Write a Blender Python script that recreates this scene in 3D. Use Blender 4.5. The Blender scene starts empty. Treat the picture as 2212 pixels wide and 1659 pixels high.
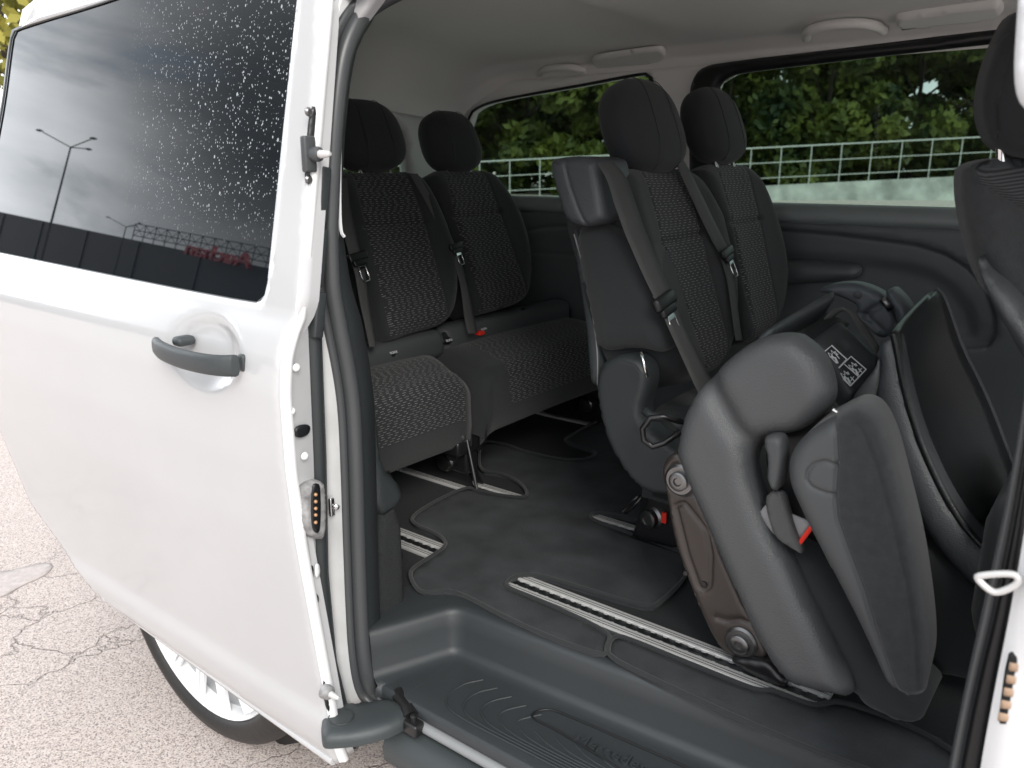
import bpy, bmesh, math, random
import numpy as np
from mathutils import Vector, Matrix
from mathutils.geometry import delaunay_2d_cdt
random.seed(7); rng = np.random.default_rng(7)
SC = bpy.context.scene; COL = SC.collection

# ------------------------------------------------------------------ camera
FPX = 1740.0                       # focal length in units of a 2212 px wide picture
PITCH, PSI = math.radians(15.10), math.radians(51.99)
CAM = np.array([0, 0, 1.0])
Fv = np.array([-math.cos(PSI)*math.cos(PITCH), math.sin(PSI)*math.cos(PITCH), -math.sin(PITCH)])
Rv = np.array([math.sin(PSI), math.cos(PSI), 0.0]); Uv = np.cross(Rv, Fv)
cd = bpy.data.cameras.new('camera'); cam = bpy.data.objects.new('camera', cd); COL.objects.link(cam)
cd.sensor_width = 36; cd.lens = FPX/2212*36; cd.clip_start = .02; cd.clip_end = 900
cam.matrix_world = Matrix(((Rv[0], Uv[0], -Fv[0], CAM[0]), (Rv[1], Uv[1], -Fv[1], CAM[1]), (Rv[2], Uv[2], -Fv[2], CAM[2]), (0, 0, 0, 1)))
cd.dof.use_dof = True; cd.dof.focus_distance = 1.95; cd.dof.aperture_fstop = 5.0
SC.camera = cam

# ------------------------------------------------------------------ world, sun, exposure
W = bpy.data.worlds.new("World"); SC.world = W; W.use_nodes = True
nt = W.node_tree; nt.nodes.clear()
SUN_EL, SUN_AZ = math.radians(36), math.radians(322)     # azimuth of the sun, from +X counter-clockwise
def wn(t, **k):
    n = nt.nodes.new(t)
    for a, b in k.items(): setattr(n, a, b)
    return n
out = wn('ShaderNodeOutputWorld'); bg = wn('ShaderNodeBackground'); bg.inputs[1].default_value = .125
sky = wn('ShaderNodeTexSky'); sky.sky_type = 'NISHITA'; sky.sun_disc = False
sky.sun_elevation = SUN_EL; sky.sun_rotation = math.pi/2 - SUN_AZ
sky.air_density = 1.0; sky.dust_density = 2.0
tc = wn('ShaderNodeTexCoord'); mp = wn('ShaderNodeMapping'); mp.inputs['Scale'].default_value = (1.0, 1.0, 2.6)
nz = wn('ShaderNodeTexNoise'); nz.inputs['Scale'].default_value = 2.6; nz.inputs['Detail'].default_value = 7; nz.inputs['Roughness'].default_value = .56; nz.inputs['Distortion'].default_value = .4
nz2 = wn('ShaderNodeTexNoise'); nz2.inputs['Scale'].default_value = 3.4; nz2.inputs['Detail'].default_value = 6
cr = wn('ShaderNodeValToRGB'); cr.color_ramp.elements[0].position = .27; cr.color_ramp.elements[1].position = .44
cr2 = wn('ShaderNodeValToRGB'); cr2.color_ramp.elements[0].position = .3; cr2.color_ramp.elements[1].position = .72
cr2.color_ramp.elements[0].color = (6.0, 6.4, 6.8, 1); cr2.color_ramp.elements[1].color = (12.8, 13.1, 13.6, 1)
mx = wn('ShaderNodeMix', data_type='RGBA')
L = nt.links.new
L(tc.outputs['Generated'], mp.inputs[0]); L(mp.outputs[0], nz.inputs[0]); L(mp.outputs[0], nz2.inputs[0])
L(nz.outputs[0], cr.inputs[0]); L(nz2.outputs[0], cr2.inputs[0])
L(cr.outputs[0], mx.inputs[0]); L(sky.outputs[0], mx.inputs[6]); 
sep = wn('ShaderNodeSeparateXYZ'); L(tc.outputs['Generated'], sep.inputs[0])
gr = wn('ShaderNodeMapRange', interpolation_type='SMOOTHSTEP'); gr.inputs[1].default_value = -.96; gr.inputs[2].default_value = -.80; gr.inputs[3].default_value = 2.5; gr.inputs[4].default_value = 1.0  # clouds brightened towards -X, added for the left of the door glass reflection
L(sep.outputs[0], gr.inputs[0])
dk = wn('ShaderNodeVectorMath', operation='DISTANCE'); L(tc.outputs['Generated'], dk.inputs[0]); dk.inputs[1].default_value = (-.76, -.58, .28)  # centre of an added dark sky patch that dims the door glass reflection
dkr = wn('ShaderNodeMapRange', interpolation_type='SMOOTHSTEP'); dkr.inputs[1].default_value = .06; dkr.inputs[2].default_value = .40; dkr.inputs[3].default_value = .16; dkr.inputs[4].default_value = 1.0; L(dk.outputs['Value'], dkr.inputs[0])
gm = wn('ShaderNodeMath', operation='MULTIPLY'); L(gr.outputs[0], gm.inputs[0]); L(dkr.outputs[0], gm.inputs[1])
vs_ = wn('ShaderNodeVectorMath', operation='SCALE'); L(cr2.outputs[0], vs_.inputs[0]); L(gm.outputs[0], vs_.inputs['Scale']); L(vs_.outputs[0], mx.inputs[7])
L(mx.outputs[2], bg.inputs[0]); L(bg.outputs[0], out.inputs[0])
sd = bpy.data.lights.new('sun', 'SUN'); sd.energy = 2.3; sd.angle = math.radians(28); sd.color = (1, .95, .89)
so = bpy.data.objects.new('sun', sd); COL.objects.link(so)
sdir = Vector((math.cos(SUN_AZ)*math.cos(SUN_EL), math.sin(SUN_AZ)*math.cos(SUN_EL), math.sin(SUN_EL)))
so.rotation_euler = sdir.to_track_quat('Z', 'Y').to_euler()
SC.view_settings.view_transform = 'Standard'; SC.view_settings.look = 'None'
SC.view_settings.exposure = 0.33; SC.view_settings.gamma = 1
SC.cycles.max_bounces = 8; SC.cycles.transparent_max_bounces = 12; SC.cycles.use_denoising = True

# ------------------------------------------------------------------ materials
def mat(name, col, rough=.5, metal=0, bump=None, spec=.5, coat=0, var=None, ior=None, sheen=0):
    """bump=(scale, distance[, kind]); var=(scale, amount) multiplies the colour by noise"""
    m = bpy.data.materials.new(name); m.use_nodes = True; t = m.node_tree; b = t.nodes['Principled BSDF']
    b.inputs['Base Color'].default_value = (*col, 1); b.inputs['Roughness'].default_value = rough
    b.inputs['Metallic'].default_value = metal; b.inputs['Specular IOR Level'].default_value = spec
    b.inputs['Coat Weight'].default_value = coat; b.inputs['Coat Roughness'].default_value = .03
    if ior: b.inputs['IOR'].default_value = ior
    if sheen: b.inputs['Sheen Weight'].default_value = sheen
    tcn = t.nodes.new('ShaderNodeTexCoord')
    if bump:
        kind = bump[2] if len(bump) > 2 else 'noise'
        if kind == 'noise':
            n = t.nodes.new('ShaderNodeTexNoise'); n.inputs['Detail'].default_value = 3
        else:
            n = t.nodes.new('ShaderNodeTexVoronoi')
        n.inputs['Scale'].default_value = bump[0]
        t.links.new(tcn.outputs['Object'], n.inputs['Vector'])
        bp = t.nodes.new('ShaderNodeBump'); bp.inputs['Distance'].default_value = bump[1]; bp.inputs['Strength'].default_value = 1
        t.links.new(n.outputs[0], bp.inputs['Height']); t.links.new(bp.outputs[0], b.inputs['Normal'])
    if var:
        n = t.nodes.new('ShaderNodeTexNoise'); n.inputs['Scale'].default_value = var[0]; n.inputs['Detail'].default_value = 5
        t.links.new(tcn.outputs['Object'], n.inputs['Vector'])
        r = t.nodes.new('ShaderNodeMapRange'); r.inputs[1].default_value = .3; r.inputs[2].default_value = .7
        r.inputs[3].default_value = 1-var[1]; r.inputs[4].default_value = 1+var[1]
        t.links.new(n.outputs[0], r.inputs[0])
        v = t.nodes.new('ShaderNodeVectorMath'); v.operation = 'SCALE'; v.inputs[0].default_value = col
        t.links.new(r.outputs[0], v.inputs['Scale']); t.links.new(v.outputs[0], b.inputs['Base Color'])
    return m
def mth(t, op, a, b=None, c=None):
    n = t.nodes.new('ShaderNodeMath'); n.operation = op
    for i, v in enumerate((a, b, c)):
        if v is None: continue
        if isinstance(v, (int, float)): n.inputs[i].default_value = v
        else: t.links.new(v, n.inputs[i])
    return n.outputs[0]
def dash_fabric(name, pitch=.0066, cell=.026, lit=(.37, .375, .375)):
    m = mat(name, (.017, .018, .020), .85, sheen=.12); t = m.node_tree; b = t.nodes['Principled BSDF']
    uv = t.nodes.new('ShaderNodeUVMap'); s = t.nodes.new('ShaderNodeSeparateXYZ'); t.links.new(uv.outputs[0], s.inputs[0])
    row = mth(t, 'DIVIDE', s.outputs[1], pitch); ri = mth(t, 'FLOOR', row); rf = mth(t, 'SUBTRACT', row, ri)
    w1 = t.nodes.new('ShaderNodeTexWhiteNoise'); w1.noise_dimensions = '1D'; t.links.new(ri, w1.inputs['W'])
    u = mth(t, 'ADD', mth(t, 'DIVIDE', s.outputs[0], cell), mth(t, 'MULTIPLY', w1.outputs[0], 7.3))
    ui = mth(t, 'FLOOR', u); uf = mth(t, 'SUBTRACT', u, ui)
    cmb = t.nodes.new('ShaderNodeCombineXYZ'); t.links.new(ri, cmb.inputs[0]); t.links.new(ui, cmb.inputs[1])
    w2 = t.nodes.new('ShaderNodeTexWhiteNoise'); w2.noise_dimensions = '2D'; t.links.new(cmb.outputs[0], w2.inputs['Vector'])
    a = mth(t, 'LESS_THAN', uf, mth(t, 'MULTIPLY_ADD', w2.outputs[0], .40, .30))
    bb = mth(t, 'LESS_THAN', mth(t, 'ABSOLUTE', mth(t, 'SUBTRACT', rf, .5)), .075)
    gap = mth(t, 'GREATER_THAN', mth(t, 'ABSOLUTE', mth(t, 'SUBTRACT', uf, .26)), .025)
    k = mth(t, 'MULTIPLY', a, bb)
    k = mth(t, 'MULTIPLY', k, mth(t, 'MULTIPLY_ADD', w2.outputs[0], -.5, 1.0))
    mixn = t.nodes.new('ShaderNodeMix'); mixn.data_type = 'RGBA'; mixn.inputs[6].default_value = (.017, .018, .020, 1); mixn.inputs[7].default_value = (*lit, 1)
    t.links.new(k, mixn.inputs[0]); t.links.new(mixn.outputs[2], b.inputs['Base Color'])
    n = t.nodes.new('ShaderNodeTexNoise'); n.inputs['Scale'].default_value = 700; tcn = t.nodes.new('ShaderNodeTexCoord'); t.links.new(tcn.outputs['Object'], n.inputs[0])
    bp = t.nodes.new('ShaderNodeBump'); bp.inputs['Distance'].default_value = .0006; t.links.new(n.outputs[0], bp.inputs['Height']); t.links.new(bp.outputs[0], b.inputs['Normal'])
    return m
def rib_fabric(name):
    m = mat(name, (.03, .032, .035), .8); t = m.node_tree; b = t.nodes['Principled BSDF']
    w = t.nodes.new('ShaderNodeTexWave'); w.inputs['Scale'].default_value = 85; w.inputs['Distortion'].default_value = .0
    tcn = t.nodes.new('ShaderNodeTexCoord'); mpn = t.nodes.new('ShaderNodeMapping'); mpn.inputs['Rotation'].default_value = (.2, .9, .9)
    t.links.new(tcn.outputs['Object'], mpn.inputs[0]); t.links.new(mpn.outputs[0], w.inputs[0])
    r = t.nodes.new('ShaderNodeValToRGB'); r.color_ramp.elements[0].color = (.008, .009, .01, 1); r.color_ramp.elements[1].color = (.06, .064, .068, 1)
    t.links.new(w.outputs[0], r.inputs[0]); t.links.new(r.outputs[0], b.inputs['Base Color'])
    return m
def webbing(name, col):
    m = mat(name, col, .55, spec=.4); t = m.node_tree; b = t.nodes['Principled BSDF']
    w = t.nodes.new('ShaderNodeTexWave'); w.inputs['Scale'].default_value = 130; w.bands_direction = 'Y'
    uv = t.nodes.new('ShaderNodeUVMap'); t.links.new(uv.outputs[0], w.inputs[0])
    bp = t.nodes.new('ShaderNodeBump'); bp.inputs['Distance'].default_value = .001; t.links.new(w.outputs[0], bp.inputs['Height']); t.links.new(bp.outputs[0], b.inputs['Normal'])
    return m
def window_glass(name, tint, rough=0.0, ior=1.5):
    m = bpy.data.materials.new(name); m.use_nodes = True; t = m.node_tree; t.nodes.clear()
    o = t.nodes.new('ShaderNodeOutputMaterial'); tr = t.nodes.new('ShaderNodeBsdfTransparent'); tr.inputs[0].default_value = (*tint, 1)
    gl = t.nodes.new('ShaderNodeBsdfGlossy'); gl.inputs['Roughness'].default_value = rough; fr = t.nodes.new('ShaderNodeFresnel'); fr.inputs[0].default_value = ior
    mxn = t.nodes.new('ShaderNodeMixShader'); t.links.new(fr.outputs[0], mxn.inputs[0]); t.links.new(tr.outputs[0], mxn.inputs[1]); t.links.new(gl.outputs[0], mxn.inputs[2]); t.links.new(mxn.outputs[0], o.inputs[0])
    return m
def spotted_glass():
    """dark privacy glass with dried water marks"""
    m = mat('dark_privacy_glass', (.004, .006, .008), .0, ior=1.85, spec=.5); t = m.node_tree; b = t.nodes['Principled BSDF']
    tcn = t.nodes.new('ShaderNodeTexCoord')
    mask = None
    for sc, thr in ((50, .15), (100, .23), (170, .28)):
        mpn = t.nodes.new('ShaderNodeMapping'); mpn.inputs['Scale'].default_value = (1.25, 1, .8); mpn.inputs['Location'].default_value = (sc*.13, sc*.7, .3); mpn.inputs['Rotation'].default_value = (.55+sc*.01, .4, .8)
        v = t.nodes.new('ShaderNodeTexVoronoi'); v.inputs['Scale'].default_value = sc; t.links.new(tcn.outputs['Object'], mpn.inputs[0]); t.links.new(mpn.outputs[0], v.inputs[0])
        sp = t.nodes.new('ShaderNodeSeparateColor'); t.links.new(v.outputs['Color'], sp.inputs[0])
        size = mth(t, 'MULTIPLY', sp.outputs[1], thr)
        a = mth(t, 'LESS_THAN', v.outputs['Distance'], size)
        a = mth(t, 'MULTIPLY', a, mth(t, 'GREATER_THAN', sp.outputs[0], .30))
        mask = a if mask is None else mth(t, 'MAXIMUM', mask, a)
    s = t.nodes.new('ShaderNodeSeparateXYZ'); t.links.new(tcn.outputs['Object'], s.inputs[0])
    gx = t.nodes.new('ShaderNodeMapRange'); gx.interpolation_type = 'SMOOTHSTEP'; gx.inputs[1].default_value = -1.95; gx.inputs[2].default_value = -1.55; t.links.new(s.outputs[0], gx.inputs[0])
    gz = t.nodes.new('ShaderNodeMapRange'); gz.interpolation_type = 'SMOOTHSTEP'; gz.inputs[1].default_value = .82; gz.inputs[2].default_value = .98; t.links.new(s.outputs[2], gz.inputs[0])
    k = mth(t, 'MULTIPLY', mask, mth(t, 'MULTIPLY', gx.outputs[0], gz.outputs[0]))
    rough = mth(t, 'MULTIPLY', k, .6); t.links.new(rough, b.inputs['Roughness'])
    mixn = t.nodes.new('ShaderNodeMix'); mixn.data_type = 'RGBA'; mixn.inputs[6].default_value = (.004, .006, .008, 1); mixn.inputs[7].default_value = (.34, .38, .40, 1)
    t.links.new(k, mixn.inputs[0]); t.links.new(mixn.outputs[2], b.inputs['Base Color'])
    return m
def asphalt():
    m = mat('old_asphalt', (.4, .35, .33), .9); t = m.node_tree; b = t.nodes['Principled BSDF']
    tcn = t.nodes.new('ShaderNodeTexCoord'); vec = tcn.outputs['Object']
    def N(tp, sc, **k):
        n = t.nodes.new(tp); n.inputs['Scale'].default_value = sc; t.links.new(vec, n.inputs['Vector'])
        for a, c in k.items():
            if a in n.inputs: n.inputs[a].default_value = c
            else: setattr(n, a, c)
        return n
    n1 = N('ShaderNodeTexNoise', 210, Detail=5, Roughness=.62); n2 = N('ShaderNodeTexNoise', 1.3, Detail=5); v1 = N('ShaderNodeTexVoronoi', 130)
    warp = N('ShaderNodeTexNoise', 3.0, Detail=6); vm = t.nodes.new('ShaderNodeVectorMath'); vm.operation = 'MULTIPLY_ADD'
    t.links.new(warp.outputs[1], vm.inputs[0]); vm.inputs[1].default_value = (.45, .45, .45); t.links.new(vec, vm.inputs[2])
    cv = t.nodes.new('ShaderNodeTexVoronoi'); cv.feature = 'DISTANCE_TO_EDGE'; cv.inputs['Scale'].default_value = 3.2; t.links.new(vm.outputs[0], cv.inputs['Vector'])
    crk = t.nodes.new('ShaderNodeMapRange'); crk.inputs[1].default_value = .0; crk.inputs[2].default_value = .014; t.links.new(cv.outputs[0], crk.inputs[0])
    brk = t.nodes.new('ShaderNodeMapRange'); brk.inputs[1].default_value = .42; brk.inputs[2].default_value = .50; t.links.new(n2.outputs[0], brk.inputs[0])
    crk2 = mth(t, 'MAXIMUM', crk.outputs[0], brk.outputs[0])
    ramp = t.nodes.new('ShaderNodeValToRGB'); e = ramp.color_ramp.elements
    e[0].position = .33; e[0].color = (.17, .14, .13, 1); e[1].position = .5; e[1].color = (.65, .555, .515, 1)
    x = ramp.color_ramp.elements.new(.43); x.color = (.40, .345, .325, 1); x = ramp.color_ramp.elements.new(.66); x.color = (.74, .69, .66, 1)
    t.links.new(n1.outputs[0], ramp.inputs[0])
    st = t.nodes.new('ShaderNodeMix'); st.data_type = 'RGBA'; st.blend_type = 'MULTIPLY'; st.inputs[0].default_value = .0
    t.links.new(ramp.outputs[0], st.inputs[6]); t.links.new(v1.outputs['Color'], st.inputs[7])
    mul = t.nodes.new('ShaderNodeVectorMath'); mul.operation = 'SCALE'; t.links.new(st.outputs[2], mul.inputs[0])
    t.links.new(mth(t, 'MULTIPLY_ADD', crk2, .26, .74), mul.inputs['Scale']); t.links.new(mul.outputs[0], b.inputs['Base Color'])
    h = mth(t, 'ADD', mth(t, 'MULTIPLY', n1.outputs[0], .9), mth(t, 'MULTIPLY', crk2, 1.2))
    bp = t.nodes.new('ShaderNodeBump'); bp.inputs['Distance'].default_value = .006; t.links.new(h, bp.inputs['Height']); t.links.new(bp.outputs[0], b.inputs['Normal'])
    return m
def leafmat(name, dark, light):
    m = mat(name, dark, .6); t = m.node_tree; b = t.nodes['Principled BSDF']
    g = t.nodes.new('ShaderNodeNewGeometry'); ramp = t.nodes.new('ShaderNodeValToRGB'); ramp.color_ramp.elements[0].color = (*dark, 1); ramp.color_ramp.elements[1].color = (*light, 1)
    tcn = t.nodes.new('ShaderNodeTexCoord'); n = t.nodes.new('ShaderNodeTexNoise'); n.inputs['Scale'].default_value = .55; n.inputs['Detail'].default_value = 3; t.links.new(tcn.outputs['Object'], n.inputs[0])
    v = mth(t, 'ADD', mth(t, 'MULTIPLY', g.outputs['Random Per Island'], .45), mth(t, 'MULTIPLY_ADD', n.outputs[0], 2.4, -.95))
    t.links.new(v, ramp.inputs[0]); t.links.new(ramp.outputs[0], b.inputs['Base Color'])
    tr = t.nodes.new('ShaderNodeBsdfTranslucent'); t.links.new(ramp.outputs[0], tr.inputs[0]); mxn = t.nodes.new('ShaderNodeMixShader'); mxn.inputs[0].default_value = .35
    o = t.nodes['Material Output']; t.links.new(b.outputs[0], mxn.inputs[1]); t.links.new(tr.outputs[0], mxn.inputs[2]); t.links.new(mxn.outputs[0], o.inputs[0])
    return m
M = {}
M['paint'] = mat('white_paint', (.525, .532, .54), .28, coat=1.0, var=(2.5, .03))
M['paint_in'] = mat('white_jamb_paint', (.82, .827, .83), .35, coat=.5, var=(6, .07))
M['headliner'] = mat('grey_headliner', (.80, .79, .775), .95, bump=(900, .0006))
M['greyplastic'] = mat('grey_roof_plastic', (.80, .79, .775), .6, bump=(700, .0003))
M['trim'] = mat('dark_trim_plastic', (.027, .032, .034), .5, bump=(900, .0005))
M['trim_soft'] = mat('charcoal_panel_plastic', (.046, .054, .057), .42, bump=(700, .0006), var=(3, .08))
M['ledge'] = mat('sill_plastic', (.20, .225, .225), .45, bump=(900, .0004))
M['black'] = mat('black_plastic', (.008, .009, .010), .4)
M['blackmetal'] = mat('black_metal', (.012, .012, .013), .3, spec=.6)
M['brownmetal'] = mat('brown_grey_metal', (.062, .052, .047), .38, metal=.35, coat=.15)
M['bolt'] = mat('bolt_steel', (.22, .22, .22), .35, metal=1)
M['chrome'] = mat('chrome', (.75, .75, .75), .12, metal=1)
M['alu'] = mat('brushed_aluminium', (.66, .66, .65), .38, metal=.35, bump=(300, .0002))
M['cover'] = mat('grained_side_cover_plastic', (.075, .087, .097), .42, bump=(500, .0004, 'v'))
M['hollow'] = mat('glossy_black_backboard', (.010, .012, .013), .28, bump=(400, .0003, 'v'))
M['rubber'] = mat('door_seal_rubber', (.060, .064, .067), .36)
M['step'] = mat('grained_step_plastic', (.036, .041, .044), .33, bump=(1100, .0006), var=(4, .06))
M['leather'] = mat('black_artificial_leather', (.066, .070, .073), .38, bump=(440, .0006, 'v'))
M['leatherblue'] = mat('dark_grey_leather', (.056, .062, .067), .40, bump=(440, .0006, 'v'))
M['greyshell'] = mat('grey_moulded_plastic', (.062, .067, .070), .5, bump=(900, .0005))
M['fabric'] = mat('black_seat_fabric', (.018, .0205, .022), .9, bump=(800, .0008), sheen=.15)
M['fabric_grey'] = mat('grey_seat_fabric', (.026, .029, .031), .9, bump=(650, .0012), sheen=.25, var=(60, .18))
M['hrfabric'] = mat('black_headrest_fabric', (.017, .019, .0215), .9, bump=(800, .0006), sheen=.1)
M['dash'] = dash_fabric('dashed_seat_fabric')
M['rib'] = rib_fabric('ribbed_seat_fabric')
M['belt'] = webbing('seat_belt_webbing', (.092, .093, .093))
M['carpet'] = mat('black_carpet', (.019, .021, .0225), .98, bump=(420, .003), var=(260, .4))
M['mat'] = mat('charcoal_floor_mat', (.041, .045, .048), .98, bump=(480, .003), var=(9, .36))
M['red'] = mat('red_button', (.75, .03, .015), .4)
M['label'] = mat('grey_label', (.22, .22, .225), .6)
M['white'] = mat('white_print', (.72, .74, .75), .6)
M['amber'] = mat('brass_contacts', (.62, .36, .20), .35, metal=.5)
M['tan'] = mat('tan_contact_pads', (.42, .29, .20), .5)
M['greyrub'] = mat('dirty_grey_rubber', (.25, .25, .25), .6, var=(45, .5))
M['tyre'] = mat('tyre_rubber', (.020, .019, .018), .5, bump=(60, .001))
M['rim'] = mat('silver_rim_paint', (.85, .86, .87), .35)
M['rimback'] = mat('shaded_rim_dish', (.42, .43, .44), .4, metal=.3)  # greyer than the rim: shade behind the spokes put into the colour
M['track'] = mat('grey_track_metal', (.24, .25, .255), .4)
M['wallpanel'] = mat('dark_side_panel', (.086, .097, .101), .45, bump=(700, .0005), var=(3, .08))
M['concrete'] = mat('weathered_concrete', (.40, .42, .40), .9, var=(1.6, .4))
M['railpaint'] = mat('pale_railing_paint', (.52, .55, .53), .5)
M['building'] = mat('grey_store_cladding', (.030, .031, .034), .6, var=(.2, .1))
M['signred'] = mat('red_letter_face', (.24, .010, .018), .4)
M['steel'] = mat('dark_steel', (.02, .02, .02), .5)
M['glass'] = window_glass('tinted_window_glass', (.56, .64, .60), 0, 1.3)
M['glassdark'] = spotted_glass()
M['asphalt'] = asphalt()
M['bark'] = mat('tree_bark', (.04, .033, .026), .9, bump=(20, .02))
M['leaf'] = leafmat('green_leaves', (.010, .032, .010), (.19, .23, .045))
M['leafyellow'] = leafmat('yellow_green_leaves', (.10, .12, .02), (.40, .36, .07))
M['roadpaint'] = mat('worn_white_road_paint', (.50, .45, .43), .85, bump=(60, .004), var=(45, .12))

# ------------------------------------------------------------------ pixel / plane helpers
def ray(x, y): return Fv*FPX + Rv*(x-1106) - Uv*(y-829.5)
CR = {None: (0, 1, 0), 'a': (604.9, .4689, 604.9), 'b': (604.9, .4689, 1123.4), 'c': (1382.6, .6615, 561.7),
      'd': (1641.8, .26043, 587.6), 'e': (708.6, .28646, 302.4), 'f': (1123.3, .28642, 129.6), 'g': (1123.3, .4922, 86.4),
      'h': (1598.6, .3126, 345.6), 'k': (691.3, .19533, 1425.8), 'w': (259.2, .19533, 1339.4), 'p': (1641.8, .3125, 0.0)}
def full(pts, z=None):
    a, s, b = CR[z]; return [(a+s*x, b+s*y) for x, y in pts]
class Plane:
    """local frame: U, V in the surface, N out of it"""
    def __init__(s, O, U, V):
        s.O = np.array(O, float); s.U = np.array(U, float)/np.linalg.norm(U); V = np.array(V, float)
        V = V - s.U*(V@s.U); s.V = V/np.linalg.norm(V); s.N = np.cross(s.U, s.V)
    def hit(s, x, y):
        d = ray(x, y); t = ((s.O-CAM)@s.N)/(d@s.N); p = CAM+t*d-s.O; return (p@s.U, p@s.V)
    def px(s, pts, z=None): return [s.hit(x, y) for x, y in full(pts, z)]
    def w(s, u, v, h=0): return s.O+s.U*u+s.V*v+s.N*h
def YP(y, x0=0): return Plane((x0, y, 0), (1, 0, 0), (0, 0, 1))      # faces -Y (towards the open door)
def ZP(z): return Plane((0, 0, z), (1, 0, 0), (0, 1, 0))              # faces up
def XP(x): return Plane((x, 0, 0), (0, 1, 0), (0, 0, 1))              # faces +X (forward)
def smooth_closed(pts, n=2):
    p = np.array(pts, float)
    for _ in range(n):
        q = np.roll(p, -1, 0); p = np.stack([.75*p+.25*q, .25*p+.75*q], 1).reshape(-1, 2)
    return p
def smooth_open(pts, n=2):
    p = np.array(pts, float)
    for _ in range(n):
        a, b = p[:-1], p[1:]; m = np.stack([.75*a+.25*b, .25*a+.75*b], 1).reshape(-1, p.shape[1]); p = np.vstack([p[:1], m, p[-1:]])
    return p
def resample(p, step, closed=True):
    p = np.array(p, float)
    if closed: p = np.vstack([p, p[:1]])
    d = np.r_[0, np.cumsum(np.linalg.norm(np.diff(p, axis=0), axis=1))]; n = max(3, int(round(d[-1]/step)))
    t = np.linspace(0, d[-1], n+1)
    q = np.stack([np.interp(t, d, p[:, i]) for i in range(p.shape[1])], 1)
    return q[:-1] if closed else q
def inside(P, poly):
    x, y = P[:, 0], P[:, 1]; r = np.zeros(len(P), bool); j = len(poly)-1
    for i in range(len(poly)):
        xi, yi = poly[i]; xj, yj = poly[j]
        c = ((yi > y) != (yj > y)) & (x < (xj-xi)*(y-yi)/((yj-yi) if yj != yi else 1e-12)+xi); r ^= c; j = i
    return r
def dist(P, poly, closed=True):
    poly = np.array(poly); A = poly if closed else poly[:-1]; B = np.roll(poly, -1, 0) if closed else poly[1:]
    best = np.full(len(P), 1e9)
    for a, b in zip(A, B):
        ab = b-a; l = ab@ab+1e-15; t = np.clip(((P-a)@ab)/l, 0, 1); best = np.minimum(best, np.hypot(*(P-(a+t[:, None]*ab)).T))
    return best

# ------------------------------------------------------------------ object helpers
def obj(name, verts, faces, m, parent=None, smooth=True, mi=None, uvs=None):
    me = bpy.data.meshes.new(name); me.from_pydata([tuple(map(float, v)) for v in verts], [], [tuple(map(int, f)) for f in faces])
    for x in (m if isinstance(m, (list, tuple)) else [m]): me.materials.append(x)
    if mi is not None: me.polygons.foreach_set('material_index', np.array(mi, dtype=np.int32))
    if uvs is not None:
        lay = me.uv_layers.new(name='UVMap'); li = np.zeros(len(me.loops), dtype=np.int32); me.loops.foreach_get('vertex_index', li)
        lay.data.foreach_set('uv', np.array(uvs, float)[li].ravel())
    me.polygons.foreach_set('use_smooth', np.full(len(me.polygons), smooth)); me.update()
    o = bpy.data.objects.new(name, me); COL.objects.link(o)
    if parent is not None: o.parent = parent
    return o
def thing(name, label, cat, group=None):
    o = bpy.data.objects.new(name, None); COL.objects.link(o); o['label'] = label; o['category'] = cat
    if group: o['group'] = group
    return o
def tag(o, label, cat, group=None, kind=None):
    o['label'] = label; o['category'] = cat
    if group: o['group'] = group
    if kind: o['kind'] = kind
    return o
def struct(o): o['kind'] = 'structure'; return o
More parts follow.
